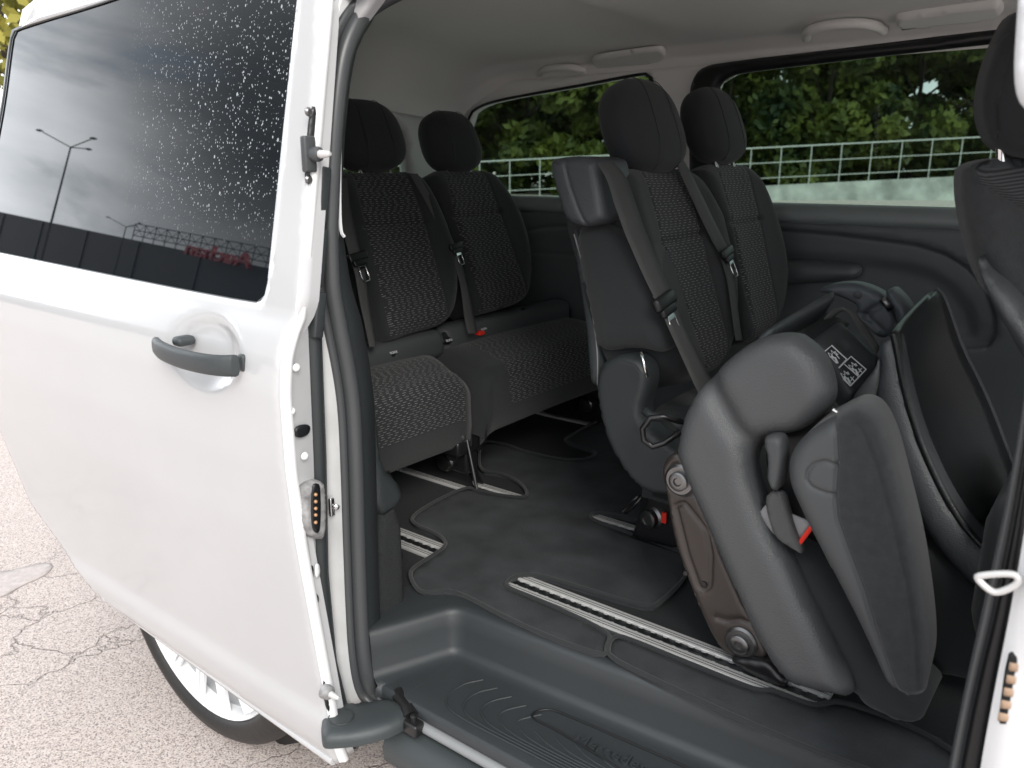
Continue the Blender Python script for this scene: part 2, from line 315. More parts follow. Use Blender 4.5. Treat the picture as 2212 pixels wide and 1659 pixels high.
class MB:
    """collects simple solids into one mesh"""
    def __init__(s): s.v = []; s.f = []; s.mi = []
    def add(s, v, f, m=0):
        k = len(s.v); s.v += [tuple(p) for p in v]; s.f += [tuple(i+k for i in q) for q in f]; s.mi += [m]*len(f); return s
    def box(s, c, d, m=0, R=None, bev=0):
        c = np.array(c, float); h = np.array(d, float)/2; vs = []
        if bev <= 0:
            P = np.array([[x, y, z] for x in (-1, 1) for y in (-1, 1) for z in (-1, 1)])*h
            F = [(0, 1, 3, 2), (4, 6, 7, 5), (0, 4, 5, 1), (2, 3, 7, 6), (0, 2, 6, 4), (1, 5, 7, 3)]
        else:
            bm = bmesh.new(); bmesh.ops.create_cube(bm, size=1)
            for q in bm.verts: q.co = Vector((q.co.x*2*h[0], q.co.y*2*h[1], q.co.z*2*h[2]))
            bmesh.ops.bevel(bm, geom=list(bm.edges), offset=bev, segments=3, affect='EDGES', profile=.5)
            bm.verts.index_update(); P = np.array([q.co for q in bm.verts]); F = [[q.index for q in f.verts] for f in bm.faces]; bm.free()
        if R is not None: P = P@np.array(R).T
        return s.add(P+c, F, m)
    def tube(s, pts, r, n=8, m=0, closed=False, cap=True):
        P = np.array(pts, float); k = len(P); r = np.broadcast_to(r, k)
        T = np.gradient(P, axis=0) if not closed else np.roll(P, -1, 0)-np.roll(P, 1, 0)
        T /= np.linalg.norm(T, axis=1)[:, None]+1e-12
        up = np.array([0, 0, 1.]) if abs(T[0][2]) < .9 else np.array([1., 0, 0]); vs = []
        a = np.cross(T[0], up); a /= np.linalg.norm(a)
        for i in range(k):
            a = a-T[i]*(a@T[i]); a /= np.linalg.norm(a); b = np.cross(T[i], a)
            for j in range(n):
                w = 2*math.pi*j/n; vs.append(P[i]+r[i]*(math.cos(w)*a+math.sin(w)*b))
        F = [(i*n+j, i*n+(j+1) % n, ((i+1) % k)*n+(j+1) % n, ((i+1) % k)*n+j) for i in range(k if closed else k-1) for j in range(n)]
        if cap and not closed: F += [tuple(range(n))[::-1], tuple((k-1)*n+j for j in range(n))]
        return s.add(vs, F, m)
    def lathe(s, O, ax, prof, n=24, m=0, cap=True):
        """prof: (radius, along axis)"""
        ax = np.array(ax, float)/np.linalg.norm(ax); a = np.cross(ax, [0, 0, 1.] if abs(ax[2]) < .9 else [1., 0, 0]); a /= np.linalg.norm(a); b = np.cross(ax, a)
        vs = [np.array(O)+ax*h+r*(math.cos(2*math.pi*j/n)*a+math.sin(2*math.pi*j/n)*b) for r, h in prof for j in range(n)]
        k = len(prof); F = [(i*n+j, i*n+(j+1) % n, (i+1)*n+(j+1) % n, (i+1)*n+j) for i in range(k-1) for j in range(n)]
        if cap: F += [tuple(range(n))[::-1], tuple((k-1)*n+j for j in range(n))]
        return s.add(vs, F, m)
    def build(s, name, m, parent=None, smooth=False, auto=None):
        o = obj(name, s.v, s.f, m, parent, smooth, s.mi)
        bm = bmesh.new(); bm.from_mesh(o.data); bmesh.ops.recalc_face_normals(bm, faces=bm.faces)
        if auto is not None:
            for e in bm.edges: e.smooth = not (len(e.link_faces) == 2 and e.calc_face_angle(0) > auto)
            for f in bm.faces: f.smooth = True
        bm.to_mesh(o.data); bm.free(); return o
def pillow(name, outline, pl, m, parent=None, thick=.02, w=.02, h=.02, res=.012, holes=(), creases=(), regions=(), hf=None, back=True, rim=0, smooth=True, f=None):
    """a sheet cut to `outline` (plane coordinates) that swells by h within w of its edge, closed behind at -thick.
    creases: (polyline, half width, depth); regions: (polygon, material index) ; hf(u, v) extra height"""
    outline = resample(outline, res); loops = [outline]+[resample(q, res) for q in holes]
    lo, hi = outline.min(0), outline.max(0)
    gx, gy = np.meshgrid(np.arange(lo[0]+res*.5, hi[0], res), np.arange(lo[1]+res*.5, hi[1], res*.87)); gx = gx.copy(); gx[1::2] += res*.5
    G = np.stack([gx.ravel(), gy.ravel()], 1); ok = inside(G, outline)
    for q in loops[1:]: ok &= ~inside(G, q)
    G = G[ok]
    for q in loops: G = G[dist(G, q) > res*.45]
    cons = [(q, True) for q in loops]; extra = []
    for poly, _ in regions:
        cons.append((resample(poly, res), True))
    for poly, cw, _ in creases:
        q = resample(poly, min(res, max(cw*1.5, res*.5)), False); t_ = np.gradient(q, axis=0); t_ /= np.linalg.norm(t_, axis=1)[:, None]+1e-12; nn_ = np.stack([-t_[:, 1], t_[:, 0]], 1)
        if cw < res:
            keep = inside(q, outline) & (dist(q, outline) > cw*2.5)
            for k_ in (0, 1.2, -1.2, 2.4, -2.4):
                qq = q+nn_*cw*k_; qq = qq[keep]
                if len(qq) > 2: extra.append(qq)
    for q, _ in cons[len(loops):]: G = G[dist(G, q) > res*.4]
    for q in extra: G = G[dist(G, q, False) > res*.35]
    V = []; E = []
    for q, c in cons:
        k = len(V); V += [tuple(p) for p in q]; n = len(q); E += [(k+i, k+(i+1) % n) for i in range(n if c else n-1)]
    for q in extra: V += [tuple(p) for p in q]
    V += [tuple(p) for p in G]
    r = delaunay_2d_cdt([Vector(p) for p in V], E, [], 0, 1e-6)
    P = np.array([tuple(p) for p in r[0]]); T = [tuple(t) for t in r[2]]
    C = np.array([P[list(t)].mean(0) for t in T]); ok = inside(C, outline)
    for q in loops[1:]: ok &= ~inside(C, q)
    T = [t for t, o_ in zip(T, ok) if o_]; C = C[ok]
    mi = np.zeros(len(T), int)
    for poly, k in regions: mi[inside(C, np.array(poly))] = k
    d = np.full(len(P), 1e9)
    for q in loops: d = np.minimum(d, dist(P, q))
    tt = np.clip(d/max(w, 1e-6), 0, 1); H = h*np.sqrt(1-(1-tt)**2) if f is None else h*f(tt)
    for poly, cw, dep in creases:
        q = np.array(poly); dd = dist(P, q, False); H = H-dep*np.exp(-(dd/cw)**2)
    if hf is not None: H = H+hf(P[:, 0], P[:, 1])
    # boundary edges from the triangles
    cnt = {}
    for t in T:
        for i in range(len(t)):
            a, b = t[i], t[(i+1) % len(t)]; cnt.setdefault((min(a, b), max(a, b)), []).append((a, b))
    be = [v[0] for v in cnt.values() if len(v) == 1]
    used = sorted({i for t in T for i in t}); ix = {a: i for i, a in enumerate(used)}
    vs = [pl.w(P[i, 0], P[i, 1], H[i]) for i in used]; uv = [(P[i, 0], P[i, 1]) for i in used]
    F = [tuple(ix[i] for i in t) for t in T]; mi = list(mi)
    if back:
        bidx = sorted({i for e in be for i in e}); levels = [-thick*.5, -thick]; prev = {i: ix[i] for i in bidx}
        for lv in levels:
            cur = {}
            for i in bidx: cur[i] = len(vs); vs.append(pl.w(P[i, 0], P[i, 1], min(H[i], 0)+lv)); uv.append(tuple(P[i]))
            for a, b in be: F.append((prev[b], prev[a], cur[a], cur[b])); mi.append(rim)
            prev = cur
        k = len(vs)
        for i in used: vs.append(pl.w(P[i, 0], P[i, 1], min(H[i] if i in prev else 0, 0)-thick)); uv.append(tuple(P[i]))
        for t in T: F.append(tuple(k+ix[i] for i in reversed(t))); mi.append(rim)
    return obj(name, vs, F, m, parent, smooth, mi, uv)
def loft(name, rows, m, parent=None, closed_u=False, smooth=True, uvs=True, solid=0):
    R = np.array([np.array(r, float) for r in rows]); a, b = R.shape[:2]
    F = [(i*b+j, i*b+(j+1) % b, (i+1)*b+(j+1) % b, (i+1)*b+j) for i in range(a-1) for j in range(b if closed_u else b-1)]
    uv = []
    cu = np.r_[0, np.cumsum(np.linalg.norm(np.diff(R[:, 0], axis=0), axis=1))]; cv = np.r_[0, np.cumsum(np.linalg.norm(np.diff(R[0], axis=0), axis=1))]
    for i in range(a):
        for j in range(b): uv.append((cv[j], cu[i]))
    o = obj(name, R.reshape(-1, 3), F, m, parent, smooth, None, uv)
    if solid:
        md = o.modifiers.new('solid', 'SOLIDIFY'); md.thickness = solid; md.offset = 0
    return o
def ribbon(name, pairs, pl, m, parent=None, h=.004, th=.0014, lift=None, steps=3):
    """a strap through (left pixel, right pixel) pairs lying on plane pl"""
    A = np.array([pl.hit(*p[0]) for p in pairs]); B = np.array([pl.hit(*p[1]) for p in pairs])
    A = smooth_open(A, steps); B = smooth_open(B, steps); n = len(A); rows = []
    for i in range(n):
        hh = h if lift is None else np.interp(i/(n-1), np.linspace(0, 1, len(lift)), lift)
        rows.append([pl.w(*(A[i]+(B[i]-A[i])*t), hh) for t in np.linspace(0, 1, 4)])
    return loft(name, rows, m, parent, solid=th)
def superblob(c, d, U, V, N, e1=.55, e2=.6, nu=28, nv=18, taper=0, flat=0):
    """rounded-box body; U across, V up, N depth; taper narrows the top"""
    vs = []; sp = lambda x, e: math.copysign(abs(x)**e, x)
    U, V, N = map(np.array, (U, V, N))
    for i in range(nv+1):
        ph = -math.pi/2+math.pi*i/nv
        for j in range(nu):
            th = 2*math.pi*j/nu
            x = sp(math.cos(ph), e1)*sp(math.cos(th), e2); z = sp(math.cos(ph), e1)*sp(math.sin(th), e2); y = sp(math.sin(ph), e1)
            k = 1-taper*(y*.5+.5)**2
            vs.append(np.array(c)+U*x*d[0]/2*k+V*y*d[1]/2+N*z*d[2]/2)
    F = [(i*nu+j, i*nu+(j+1) % nu, (i+1)*nu+(j+1) % nu, (i+1)*nu+j) for i in range(nv) for j in range(nu)]
    return vs, F

# ================================================================== SETTING
def ground_sheet():
    xs = [-400, -120, -40, 0, 40, 120, 400]; ys = [-400, -120, -30, 0, 5, 14, 22, 60, 400]
    zf = lambda y: -.55+.42*min(max((y-8)/14, 0), 1)
    vs = [(x, y, zf(y)) for y in ys for x in xs]; n = len(xs)
    F = [(i*n+j, i*n+j+1, (i+1)*n+j+1, (i+1)*n+j) for i in range(len(ys)-1) for j in range(n-1)]
    return struct(obj('ground', vs, F, M['asphalt'], None, False))
ground_sheet()
P0 = ZP(-.546)
line = P0.px([(-120, 1215), (0, 1238), (60, 1222), (105, 1212), (118, 1222), (95, 1245), (50, 1262), (0, 1292), (-120, 1330)])
struct(pillow('road_marking', smooth_closed(line), P0, M['roadpaint'], None, thick=.002, w=.001, h=0, res=.03))

# far side: low concrete barrier, railing, trees (about 28 m beyond the van)
DEP = 28.0
def deep(x, y, d): r = ray(x, y); return CAM+r*(d/FPX)
bl, br = deep(300, 495, DEP), deep(2700, 380, DEP); topl, topr = deep(300, 468, DEP), deep(2700, 350, DEP)
back = np.array([-math.cos(PSI), math.sin(PSI), 0])
bar = MB(); a0, a1 = bl.copy(), br.copy(); a0[2] -= .6; a1[2] -= .6
vs = [a0, a1, topr, topl, a0+back*.35, a1+back*.35, topr+back*.3, topl+back*.3]
bar.add(vs, [(0, 1, 2, 3), (5, 4, 7, 6), (3, 2, 6, 7), (0, 3, 7, 4), (1, 5, 6, 2)])
tag(bar.build('concrete_barrier', M['concrete']), 'low pale weathered concrete wall under the white railing, seen through the far windows', 'wall')
rl = thing('railing', 'pale painted metal railing with square bays standing on the low concrete wall', 'railing')
def rail_pt(t, k): # t along, k = height fraction 0..1
    return (topl*(1-t)+topr*t)+back*.15+np.array([0, 0, 1.28*k])
for k in (1.0, .60, .2):
    MB().tube([rail_pt(0, k), rail_pt(1, k)], .024 if k == 1 else .015, 8).build('rail_bar', M['railpaint'], rl, auto=.6)
for i in range(37):
    t = (i+.35)/37.; MB().tube([rail_pt(t, 0), rail_pt(t, 1)], .019, 6).build('post', M['railpaint'], rl, auto=.6)

def tree(name, label, base, height, rad, nleaf, lm, size, seed, group='trees beyond the railing', low=.02):
    r = np.random.default_rng(seed); t = thing(name, label, 'tree', group); base = np.array(base, float)
    tr = MB(); sway = r.normal(0, .25, 2)
    pts = [base+np.array([sway[0]*k, sway[1]*k, height*.72*k]) for k in np.linspace(0, 1, 6)]
    tr.tube(pts, np.linspace(height*.016, height*.005, 6), 8)
    for i in range(7):
        a = r.uniform(0, 6.28); z0 = r.uniform(.25, .65); p = pts[0]+(pts[-1]-pts[0])*z0; e = p+np.array([math.cos(a)*rad*.8, math.sin(a)*rad*.8, height*.22])
        tr.tube([p, (p+e)/2+np.array([0, 0, .2]), e], [height*.006, height*.004, .01], 6)
    tr.build('trunk', M['bark'], t, auto=.9)
    nb = 46; ph = r.uniform(low, 1, nb); an = r.uniform(0, 6.28, nb); rr = rad*np.sqrt(r.uniform(.1, 1, nb))*np.sqrt(np.clip(1.08-((ph-.42)/.62)**2, .08, 1))
    C = base+np.stack([np.cos(an)*rr, np.sin(an)*rr, ph*height], 1); br_ = r.uniform(.35, .95, nb)*rad*.38
    which = r.integers(0, nb, nleaf); d = r.normal(0, 1, (nleaf, 3)); d /= np.linalg.norm(d, axis=1)[:, None]
    pos = C[which]+d*(br_[which]*r.uniform(.35, 1.05, nleaf)**.5)[:, None]*np.array([1, 1, .75]); pos = pos[pos[:, 2] > base[2]+.05]
    n = len(pos); ax = r.normal(0, 1, (n, 3)); ax /= np.linalg.norm(ax, axis=1)[:, None]; q = r.normal(0, 1, (n, 3)); b2 = np.cross(ax, q); b2 /= np.linalg.norm(b2, axis=1)[:, None]
    s = size*r.uniform(.6, 1.35, n)[:, None]
    V = np.stack([pos-ax*s, pos-b2*s*.55, pos+ax*s, pos+b2*s*.55], 1).reshape(-1, 3); F = np.arange(4*n).reshape(-1, 4)
    obj('crown', V, F, lm, t, False); return t
def gp(px_, d, z=-.3): p = deep(px_, 400, d); p[2] = z; return p
treeset = [(880, 33, 7.5, 3.4, 'dense green tree at the left end of the rear side window'), (1130, 36, 9, 3.8, 'tall green tree behind the rear seat headrest'),
           (1330, 33, 7.5, 3.0, 'bushy green tree in the middle of the rear side window'), (1560, 35, 9, 3.6, 'leafy tree at the left edge of the front side window'),
           (1760, 33, 8, 3.2, 'bright leafy tree above the railing in the front side window'), (1960, 37, 10, 3.8, 'dark tall tree behind the middle of the front side window'),
           (2180, 33, 9, 3.4, 'dense green tree at the right end of the front side window')]
for i, (x, d, hh, rd, lab) in enumerate(treeset):
    tree('broadleaf_tree', lab, gp(x, d), hh, rd, 13000, M['leaf'], .20, 20+i)
for i, (x, d, lab) in enumerate([(1000, 44, 'dark tree in the second row, behind the rear side window'), (1450, 45, 'dark tree in the second row, between the two side windows'), (1880, 45, 'dark tree in the second row, behind the front side window'), (2320, 44, 'dark tree in the second row, beyond the front seat')]):
    tree('broadleaf_tree', lab, gp(x, d), 14, 7.5, 17000, M['leaf'], .36, 40+i)
tree('yellowing_tree', 'yellow green tree behind the van, at the top left corner above the door', (-17.5, 7.0, -.55), 9, 3.6, 9000, M['leafyellow'], .13, 77, None)

# what the door glass mirrors: store building, roof sign, street lamps (behind the camera)
G0 = Plane((-1.2, .912, .81), (1, 0, 0), (0, .09, .47))
def mirror(x, y, ywall):
    d = ray(x, y); t = ((G0.O-CAM)@G0.N)/(d@G0.N); p = CAM+t*d; r_ = d-2*(d@G0.N)*G0.N; k = (ywall-p[1])/r_[1]; return p+r_*k
WY = -24.0
b0, b1 = mirror(-60, 445, WY), mirror(640, 592, WY)
bld = thing('store_building', 'long dark grey clad store building mirrored in the sliding door glass', 'building')
bm_ = MB(); slope = (b1[2]-b0[2])/(b1[0]-b0[0]); xl, xr = b0[0]-25, b1[0]+30; zt = lambda x: b0[2]+slope*(x-b0[0])
bm_.add([(xl, WY, -.6), (xr, WY, -.6), (xr, WY, zt(xr)), (xl, WY, zt(xl)), (xl, WY-30, -.6), (xr, WY-30, -.6), (xr, WY-30, zt(xr)), (xl, WY-30, zt(xl))], [(1, 0, 3, 2), (4, 5, 6, 7), (3, 7, 6, 2), (0, 4, 7, 3), (1, 2, 6, 5)])
bm_.build('wall', M['building'], bld)
for i in range(14):
    x = xl+(xr-xl)*(i+.5)/14; MB().box((x, WY+.04, (zt(x)-.6)/2), (.12, .06, zt(x)+.5)).build('panel_joint', M['steel'], bld)
sg = thing('roof_sign', 'red letters on a lattice frame on the store roof, mirrored in the door glass', 'sign')
SP = Plane((0, WY+.3, 0), (-1, 0, 0), (0, 0, 1))
def sp(x, y): p = mirror(x, y, WY+.3); return p
s0, s1 = sp(290, 482), sp(600, 590); tr_ = MB()
zr = lambda x: zt(x)+.2
xa, xb = s0[0], s1[0]; nb_ = 12; hgt = (s0[2]-zr(s0[0]))
for i in range(nb_+1):
    x = xa+(xb-xa)*i/nb_; tr_.tube([(x, WY+.2, zr(x)-.3), (x, WY+.2, zr(x)+hgt)], .03, 5)
    if i < nb_:
        x2 = xa+(xb-xa)*(i+1)/nb_; z1, z2 = zr(x), zr(x2)
        tr_.tube([(x, WY+.2, z1), (x2, WY+.2, z2+hgt)], .018, 5); tr_.tube([(x2, WY+.2, z2), (x, WY+.2, z1+hgt)], .018, 5)
for k in (.08, .5, 1):
    tr_.tube([(xa, WY+.2, zr(xa)+hgt*k), (xb, WY+.2, zr(xb)+hgt*k)], .03, 5)
tr_.build('lattice_frame', M['steel'], sg)
def text(name, s, size, m, parent, matw, ext=.002, bold=0):
    cu = bpy.data.curves.new(name, 'FONT'); cu.body = s; cu.size = size; cu.extrude = ext; cu.offset = bold
    tmp = bpy.data.objects.new(name+'_tmp', cu); COL.objects.link(tmp); dg = bpy.context.evaluated_depsgraph_get(); dg.update()
    me = bpy.data.meshes.new_from_object(tmp.evaluated_get(dg)); COL.objects.unlink(tmp); bpy.data.objects.remove(tmp)
    me.materials.clear(); me.materials.append(m); me.transform(Matrix(matw)); o = bpy.data.objects.new(name, me); COL.objects.link(o)
    if parent is not None: o.parent = parent
    return o
def frame(O, U, V):
    O, U, V = map(lambda q: np.array(q, float), (O, U, V)); U = U/np.linalg.norm(U); V = V-U*(V@U); V /= np.linalg.norm(V); N = np.cross(U, V)
    return ((U[0], V[0], N[0], O[0]), (U[1], V[1], N[1], O[1]), (U[2], V[2], N[2], O[2]), (0, 0, 0, 1))
q0, q1 = sp(556, 586), sp(412, 553); ql = np.linalg.norm(q1-q0)
fr4 = np.array(frame(q0+np.array([0, .5, 0]), q1-q0, (0, 0, 1))); fr4[:3, 1] *= .52
text('letters', 'Auchan', ql/3.1, M['signred'], sg, fr4.tolist(), .10, .010*ql/3.35)
def lamp(xp, basepx, toppx, wy, lab, sc):
    b = mirror(*basepx, wy); t_ = mirror(*toppx, wy); L_ = thing('street_lamp', lab, 'street lamp', 'street lamps by the store'); m_ = MB()
    zt_ = t_[2]; m_.tube([(t_[0], wy, -.55), (t_[0], wy, zt_*.55), (t_[0], wy, zt_)], [.16*sc, .11*sc, .08*sc], 8); m_.build('pole', M['steel'], L_, auto=.6)
    for a in (0, 2.1, 4.3):
        e = np.array([t_[0]+math.cos(a)*3.6*sc, wy+math.sin(a)*2.2*sc, zt_+.7*sc]); arm = MB().tube([(t_[0], wy, zt_), tuple(e)], .05*sc, 6).build('arm', M['steel'], L_, auto=.6)
        MB().box(e+np.array([math.cos(a)*.4*sc, math.sin(a)*.25*sc, .03]), (.75*sc, .35*sc, .12*sc), bev=.03*sc).build('lamp_head', M['steel'], arm)
lamp(0, (75, 550), (152, 318), -13, 'tall dark street lamp with three arms mirrored at the left of the door glass', .45)
lamp(0, (265, 520), (272, 490), -23.4, 'small distant street lamp mirrored beside the roof sign', .4)

# ================================================================== VAN
van = thing('van', 'white passenger van with its side door slid open, seen from the kerb side', 'van')
def PY(z): # outer side profile of the sliding door: y for height z
    return np.interp(z, [-.26, -.2, -.05, .1, .3, .45, .6, .66, .70, .735, .81, 1.36, 1.385, 1.44], [.935, .918, .902, .885, .862, .852, .852, .860, .875, .897, .912, 1.0155, 1.03, 1.085])
OFF = .085   # closed body skin lies this far further in
# --- sliding door skin
door = bpy.data.objects.new('sliding_door', None); COL.objects.link(door); door.parent = van; door['label'] = 'white sliding door, slid back and standing out from the body'
gl_out = [(-1.30, .765), (-1.262, .80), (-1.255, .84), (-1.20, 1.30), (-1.215, 1.33), (-2.40, 1.345), (-2.44, 1.32), (-2.62, .80), (-2.60, .765)]
gl_px = [G0.hit(*p) for p in [(545, 657), (567, 650), (575, 630), (580, 590), (625, 160), (643, 0), (655, -110), (640, -140), (600, -135), (250, -3), (30, 62), (22, 75), (0, 262), (-60, 520), (-45, 537), (0, 547)]]
gx_ = np.array(gl_px); gx_[:, 0] += G0.O[0]; glz = np.array([G0.w(u, v)[2] for u, v in gl_px]); win = [(x, z) for x, z in zip(gx_[:, 0], glz)]
XE = -1.2
class Skin(Plane):
    def __init__(s, off=0): super().__init__((0, 0, 0), (1, 0, 0), (0, 0, 1)); s.off = off
    def w(s, u, v, h=0): return np.array([u, PY(v)+s.off-h, v])
outl = [(XE, -.245), (XE-.005, .70), (XE+.012, .76), (XE-.0, 1.25), (XE-.02, 1.355), (XE-.06, 1.385), (-2.36, 1.385), (-2.46, 1.35), (-2.62, .85), (-2.80, .55), (-2.67, .30), (-2.58, .0), (-2.42, -.105), (-2.24, -.20)]
# recess round the handle
hc = np.array(YP(.855).hit(438, 762)); 
def door_relief(u, v):
    r = np.sqrt(((u-hc[0])/.135)**2+((v-hc[1])/.080)**2)
    tt = np.clip((1-r)/.42, 0, 1); a = -.020*tt*tt*(3-2*tt)
    b = .004*np.exp(-((v-(.06-.10*(u+1.2)))/.03)**2)*0
    lowb = .010/(1+np.exp((v+.125)/.008))      # step-out above the lower edge
    return a+lowb
sk = Skin(); bod = pillow('door_skin', np.array(outl), sk, M['paint'], door, thick=.04, w=.012, h=.003, res=.016, holes=[smooth_closed(win, 2)], hf=door_relief)
gc_ = np.mean(gl_px, 0); pillow('door_window', smooth_closed([gc_+(np.array(q_)-gc_)*1.03 for q_ in gl_px], 2), Plane(G0.O-G0.N*.006, G0.U, G0.V), M['glassdark'], door, thick=.004, w=.001, h=0, res=.05, smooth=False)
MB().tube([G0.w(u, v, -.003) for u, v in resample(smooth_closed(gl_px, 2), .03)], .0026, 6, closed=True).build('window_seal', M['rubber'], door, auto=1.5)
MB().tube([(XE-.01-1.02*t, PY(-.25)-.010, -.243+.038*t) for t in (0, 1)], .010, 10).build('lower_edge', M['paint'], door, auto=1)
# front end face of the door: from the skin edge inwards
def fold(z): return PY(z)
inner = lambda z: float(np.interp(z, [-.25, -.01, .2, .44, .77, 1.28, 1.38], [.960, .918, .912, .925, .935, 1.008, 1.04]))
zs = np.linspace(-.245, 1.36, 70)
rows = [[(XE+.001, PY(z)-.003, z) for z in zs], [(XE+.010, PY(z)+.006, z) for z in zs], [(XE+.010, PY(z)+.016, z) for z in zs], [(XE-.002, PY(z)+.024, z) for z in zs], [(XE-.006, inner(z)-.006, z) for z in zs], [(XE-.016, inner(z), z) for z in zs], [(XE-.06, inner(z)+.002, z) for z in zs]]
loft('door_end_face', rows, M['paint_in'], door)
# inner door trim seen past the end face
r2 = [[(XE-.018, inner(z)-.002, z) for z in zs], [(XE-.006, inner(z)+.006, z) for z in zs], [(XE-.004, inner(z)+.018, z) for z in zs], [(XE-.014, inner(z)+.032, z) for z in zs], [(XE-1.2, inner(z)+.034, z) for z in zs]]
loft('door_trim', r2, M['trim'], door)
lc_ = MB()
for z0, z1 in ((.90, 1.0), (.785, .89), (.69, .775)): lc_.box((XE+.0, inner((z0+z1)/2)+.014, (z0+z1)/2), (.016, .022, z1-z0), 0, ((1, 0, 0), (0, 1, .18), (0, -.18, 1)), bev=.004)
lc_.build('trim_latch_cover', M['trim'], door, auto=.8)
# fittings on the end face
EF = XP(XE+.004)
def endpart(name, pts, m, th=.012, z=None, h=.004, par=door, w=.004, pl=EF, res=.006, sm=2): return pillow(name, smooth_closed(pl.px(pts, z), sm), pl, m, par, thick=th, w=w, h=h, res=res)
cb = endpart('contact_block', [(650, 1045), (690, 1034), (698, 1050), (698, 1150), (688, 1168), (655, 1155), (646, 1130), (645, 1070)], M['greyrub'], .01, h=.016, w=.008)
P2 = XP(XE+.021)
endpart('contact_face', [(672, 1048), (688, 1042), (693, 1055), (693, 1145), (684, 1155), (672, 1140)], M['black'], .002, h=.001, pl=P2, par=cb)
P3 = XP(XE+.0245); cts = MB()
for y in (1068, 1083, 1098, 1112, 1128): cts.lathe(P3.w(*P3.hit(681, y)), (1, 0, 0), [(.0035, 0), (.0035, .003), (.001, .005)], 10)
cts.build('contacts', M['amber'], cb, auto=.7)
endpart('latch_slot', [(637, 922), (668, 915), (672, 928), (664, 942), (638, 948)], M['black'], .004, h=.001)
endpart('lock_slot', [(669, 1222), (677, 1219), (678, 1250), (671, 1254)], M['black'], .004, h=.001)
st_ = endpart('lock_sticker', [(680, 1217), (691, 1217), (692, 1248), (681, 1250)], M['white'], .001, h=.0004)
endpart('rubber_plug', [(668, 1292), (678, 1282), (688, 1284), (690, 1298), (682, 1310), (670, 1310)], M['rubber'], .004, h=.006, w=.01)
g1 = endpart('guide_pin_plate', [(672, 232), (686, 226), (688, 290), (676, 400), (668, 402), (660, 390), (664, 310)], M['blackmetal'], .004, h=.002, w=.003)
gpn = P2.w(*P2.hit(680, 333)); MB().box(gpn-np.array([.012, .004, 0]), (.014, .026, .062), bev=.004).lathe(gpn+np.array([0, .002, 0]), (1, .05, 0), [(.013, -.01), (.013, .008), (.010, .012)], 16).build('guide_boot', M['rubber'], g1, auto=.7)
MB().lathe(gpn+np.array([.012, .002, 0]), (1, .05, 0), [(.0075, 0), (.0055, .022), (.003, .026)], 14).build('guide_pin', M['alu'], g1, auto=.7)
for y in (241, 388): MB().lathe(P2.w(*P2.hit(677, y))-np.array([.014, 0, 0]), (1, 0, 0), [(.008, 0), (.008, .002), (.005, .005)], 14).build('screw', M['bolt'], g1, auto=.7)
g2 = endpart('lower_guide_plate', [(697, 1470), (703, 1445), (712, 1480), (716, 1530), (712, 1542), (704, 1525)], M['blackmetal'], .004, h=.002, w=.003)
gp2 = P2.w(*P2.hit(712, 1498)); MB().lathe(gp2-np.array([.012, 0, 0]), (1, .05, 0), [(.016, -.004), (.014, .012), (.008, .016)], 16).build('guide_boot', M['greyrub'], g2, auto=.7)
MB().lathe(gp2+np.array([.004, 0, 0]), (1, .05, 0), [(.007, 0), (.005, .02), (.003, .024)], 14).build('guide_pin', M['alu'], g2, auto=.7)
for (x, y) in ((630, 888), (658, 985), (640, 794)): MB().lathe(EF.w(*EF.hit(x, y)), (1, 0, 0), [(.008, 0), (.006, .005), (.002, .007)], 12).build('screw', M['paint_in'], door, auto=.8)
# door handle: a bow that stands off the recess
HP = YP(.842)
bow = [HP.w(*HP.hit(x, y), h_) for x, y, h_ in [(349, 744, .012), (378, 752, .030), (430, 768, .038), (480, 779, .036), (505, 785, .026), (519, 788, .010)]]
bow = smooth_open(np.array(bow), 3); hb = MB(); k = len(bow); vs = []; nn = 12
for i, p in enumerate(bow):
    t = i/(k-1); hw = .0185+.003*t; hd = .010
    if i in (0, k-1): hw *= .55; hd *= .5
    elif i in (1, k-2): hw *= .85; hd *= .8
    for j in range(nn):
        a = 2*math.pi*j/nn; c_, s_ = math.cos(a), math.sin(a); vs.append(p+np.array([0, math.copysign(abs(c_)**.7, c_)*hd, math.copysign(abs(s_)**.7, s_)*hw]))
F = [(i*nn+j, i*nn+(j+1) % nn, (i+1)*nn+(j+1) % nn, (i+1)*nn+j) for i in range(k-1) for j in range(nn)]+[tuple(range(nn)), tuple((k-1)*nn+j for j in range(nn))]
hb.add(vs, F); e = HP.w(*HP.hit(508, 786)); hb.box(e+np.array([.004, .022, .0]), (.020, .030, .034), bev=.006); hb.box(HP.w(*HP.hit(385, 738))+np.array([0, .012, 0]), (.03, .04, .02), bev=.008)
hb.build('door_handle', M['trim_soft'], door, auto=1.2)

# --- rear quarter of the body behind the door, and the jamb
zs = np.linspace(-.2, 1.44, 60)
BY = lambda z: PY(z)+OFF+.005
def arch(x, z): return (x+1.86)**2+(z+.125)**2 < .47**2
hole = [( -1.86+.47*math.cos(a), -.125+.47*math.sin(a)) for a in np.linspace(-.35, math.pi+.35, 30)]
body_out = [(-1.29, -.2)]+[p for p in hole]+[(-2.36, -.2), (-2.44, .0), (-2.55, .5), (-2.58, .8), (-2.52, 1.30), (-2.46, 1.42), (-1.0, 1.44), (-1.05, 1.40), (-1.28, 1.2)]
bsk = Skin(OFF+.005)
pillow('rear_quarter_panel', np.array(body_out), bsk, M['paint'], van, thick=.03, w=.002, h=0, res=.05)
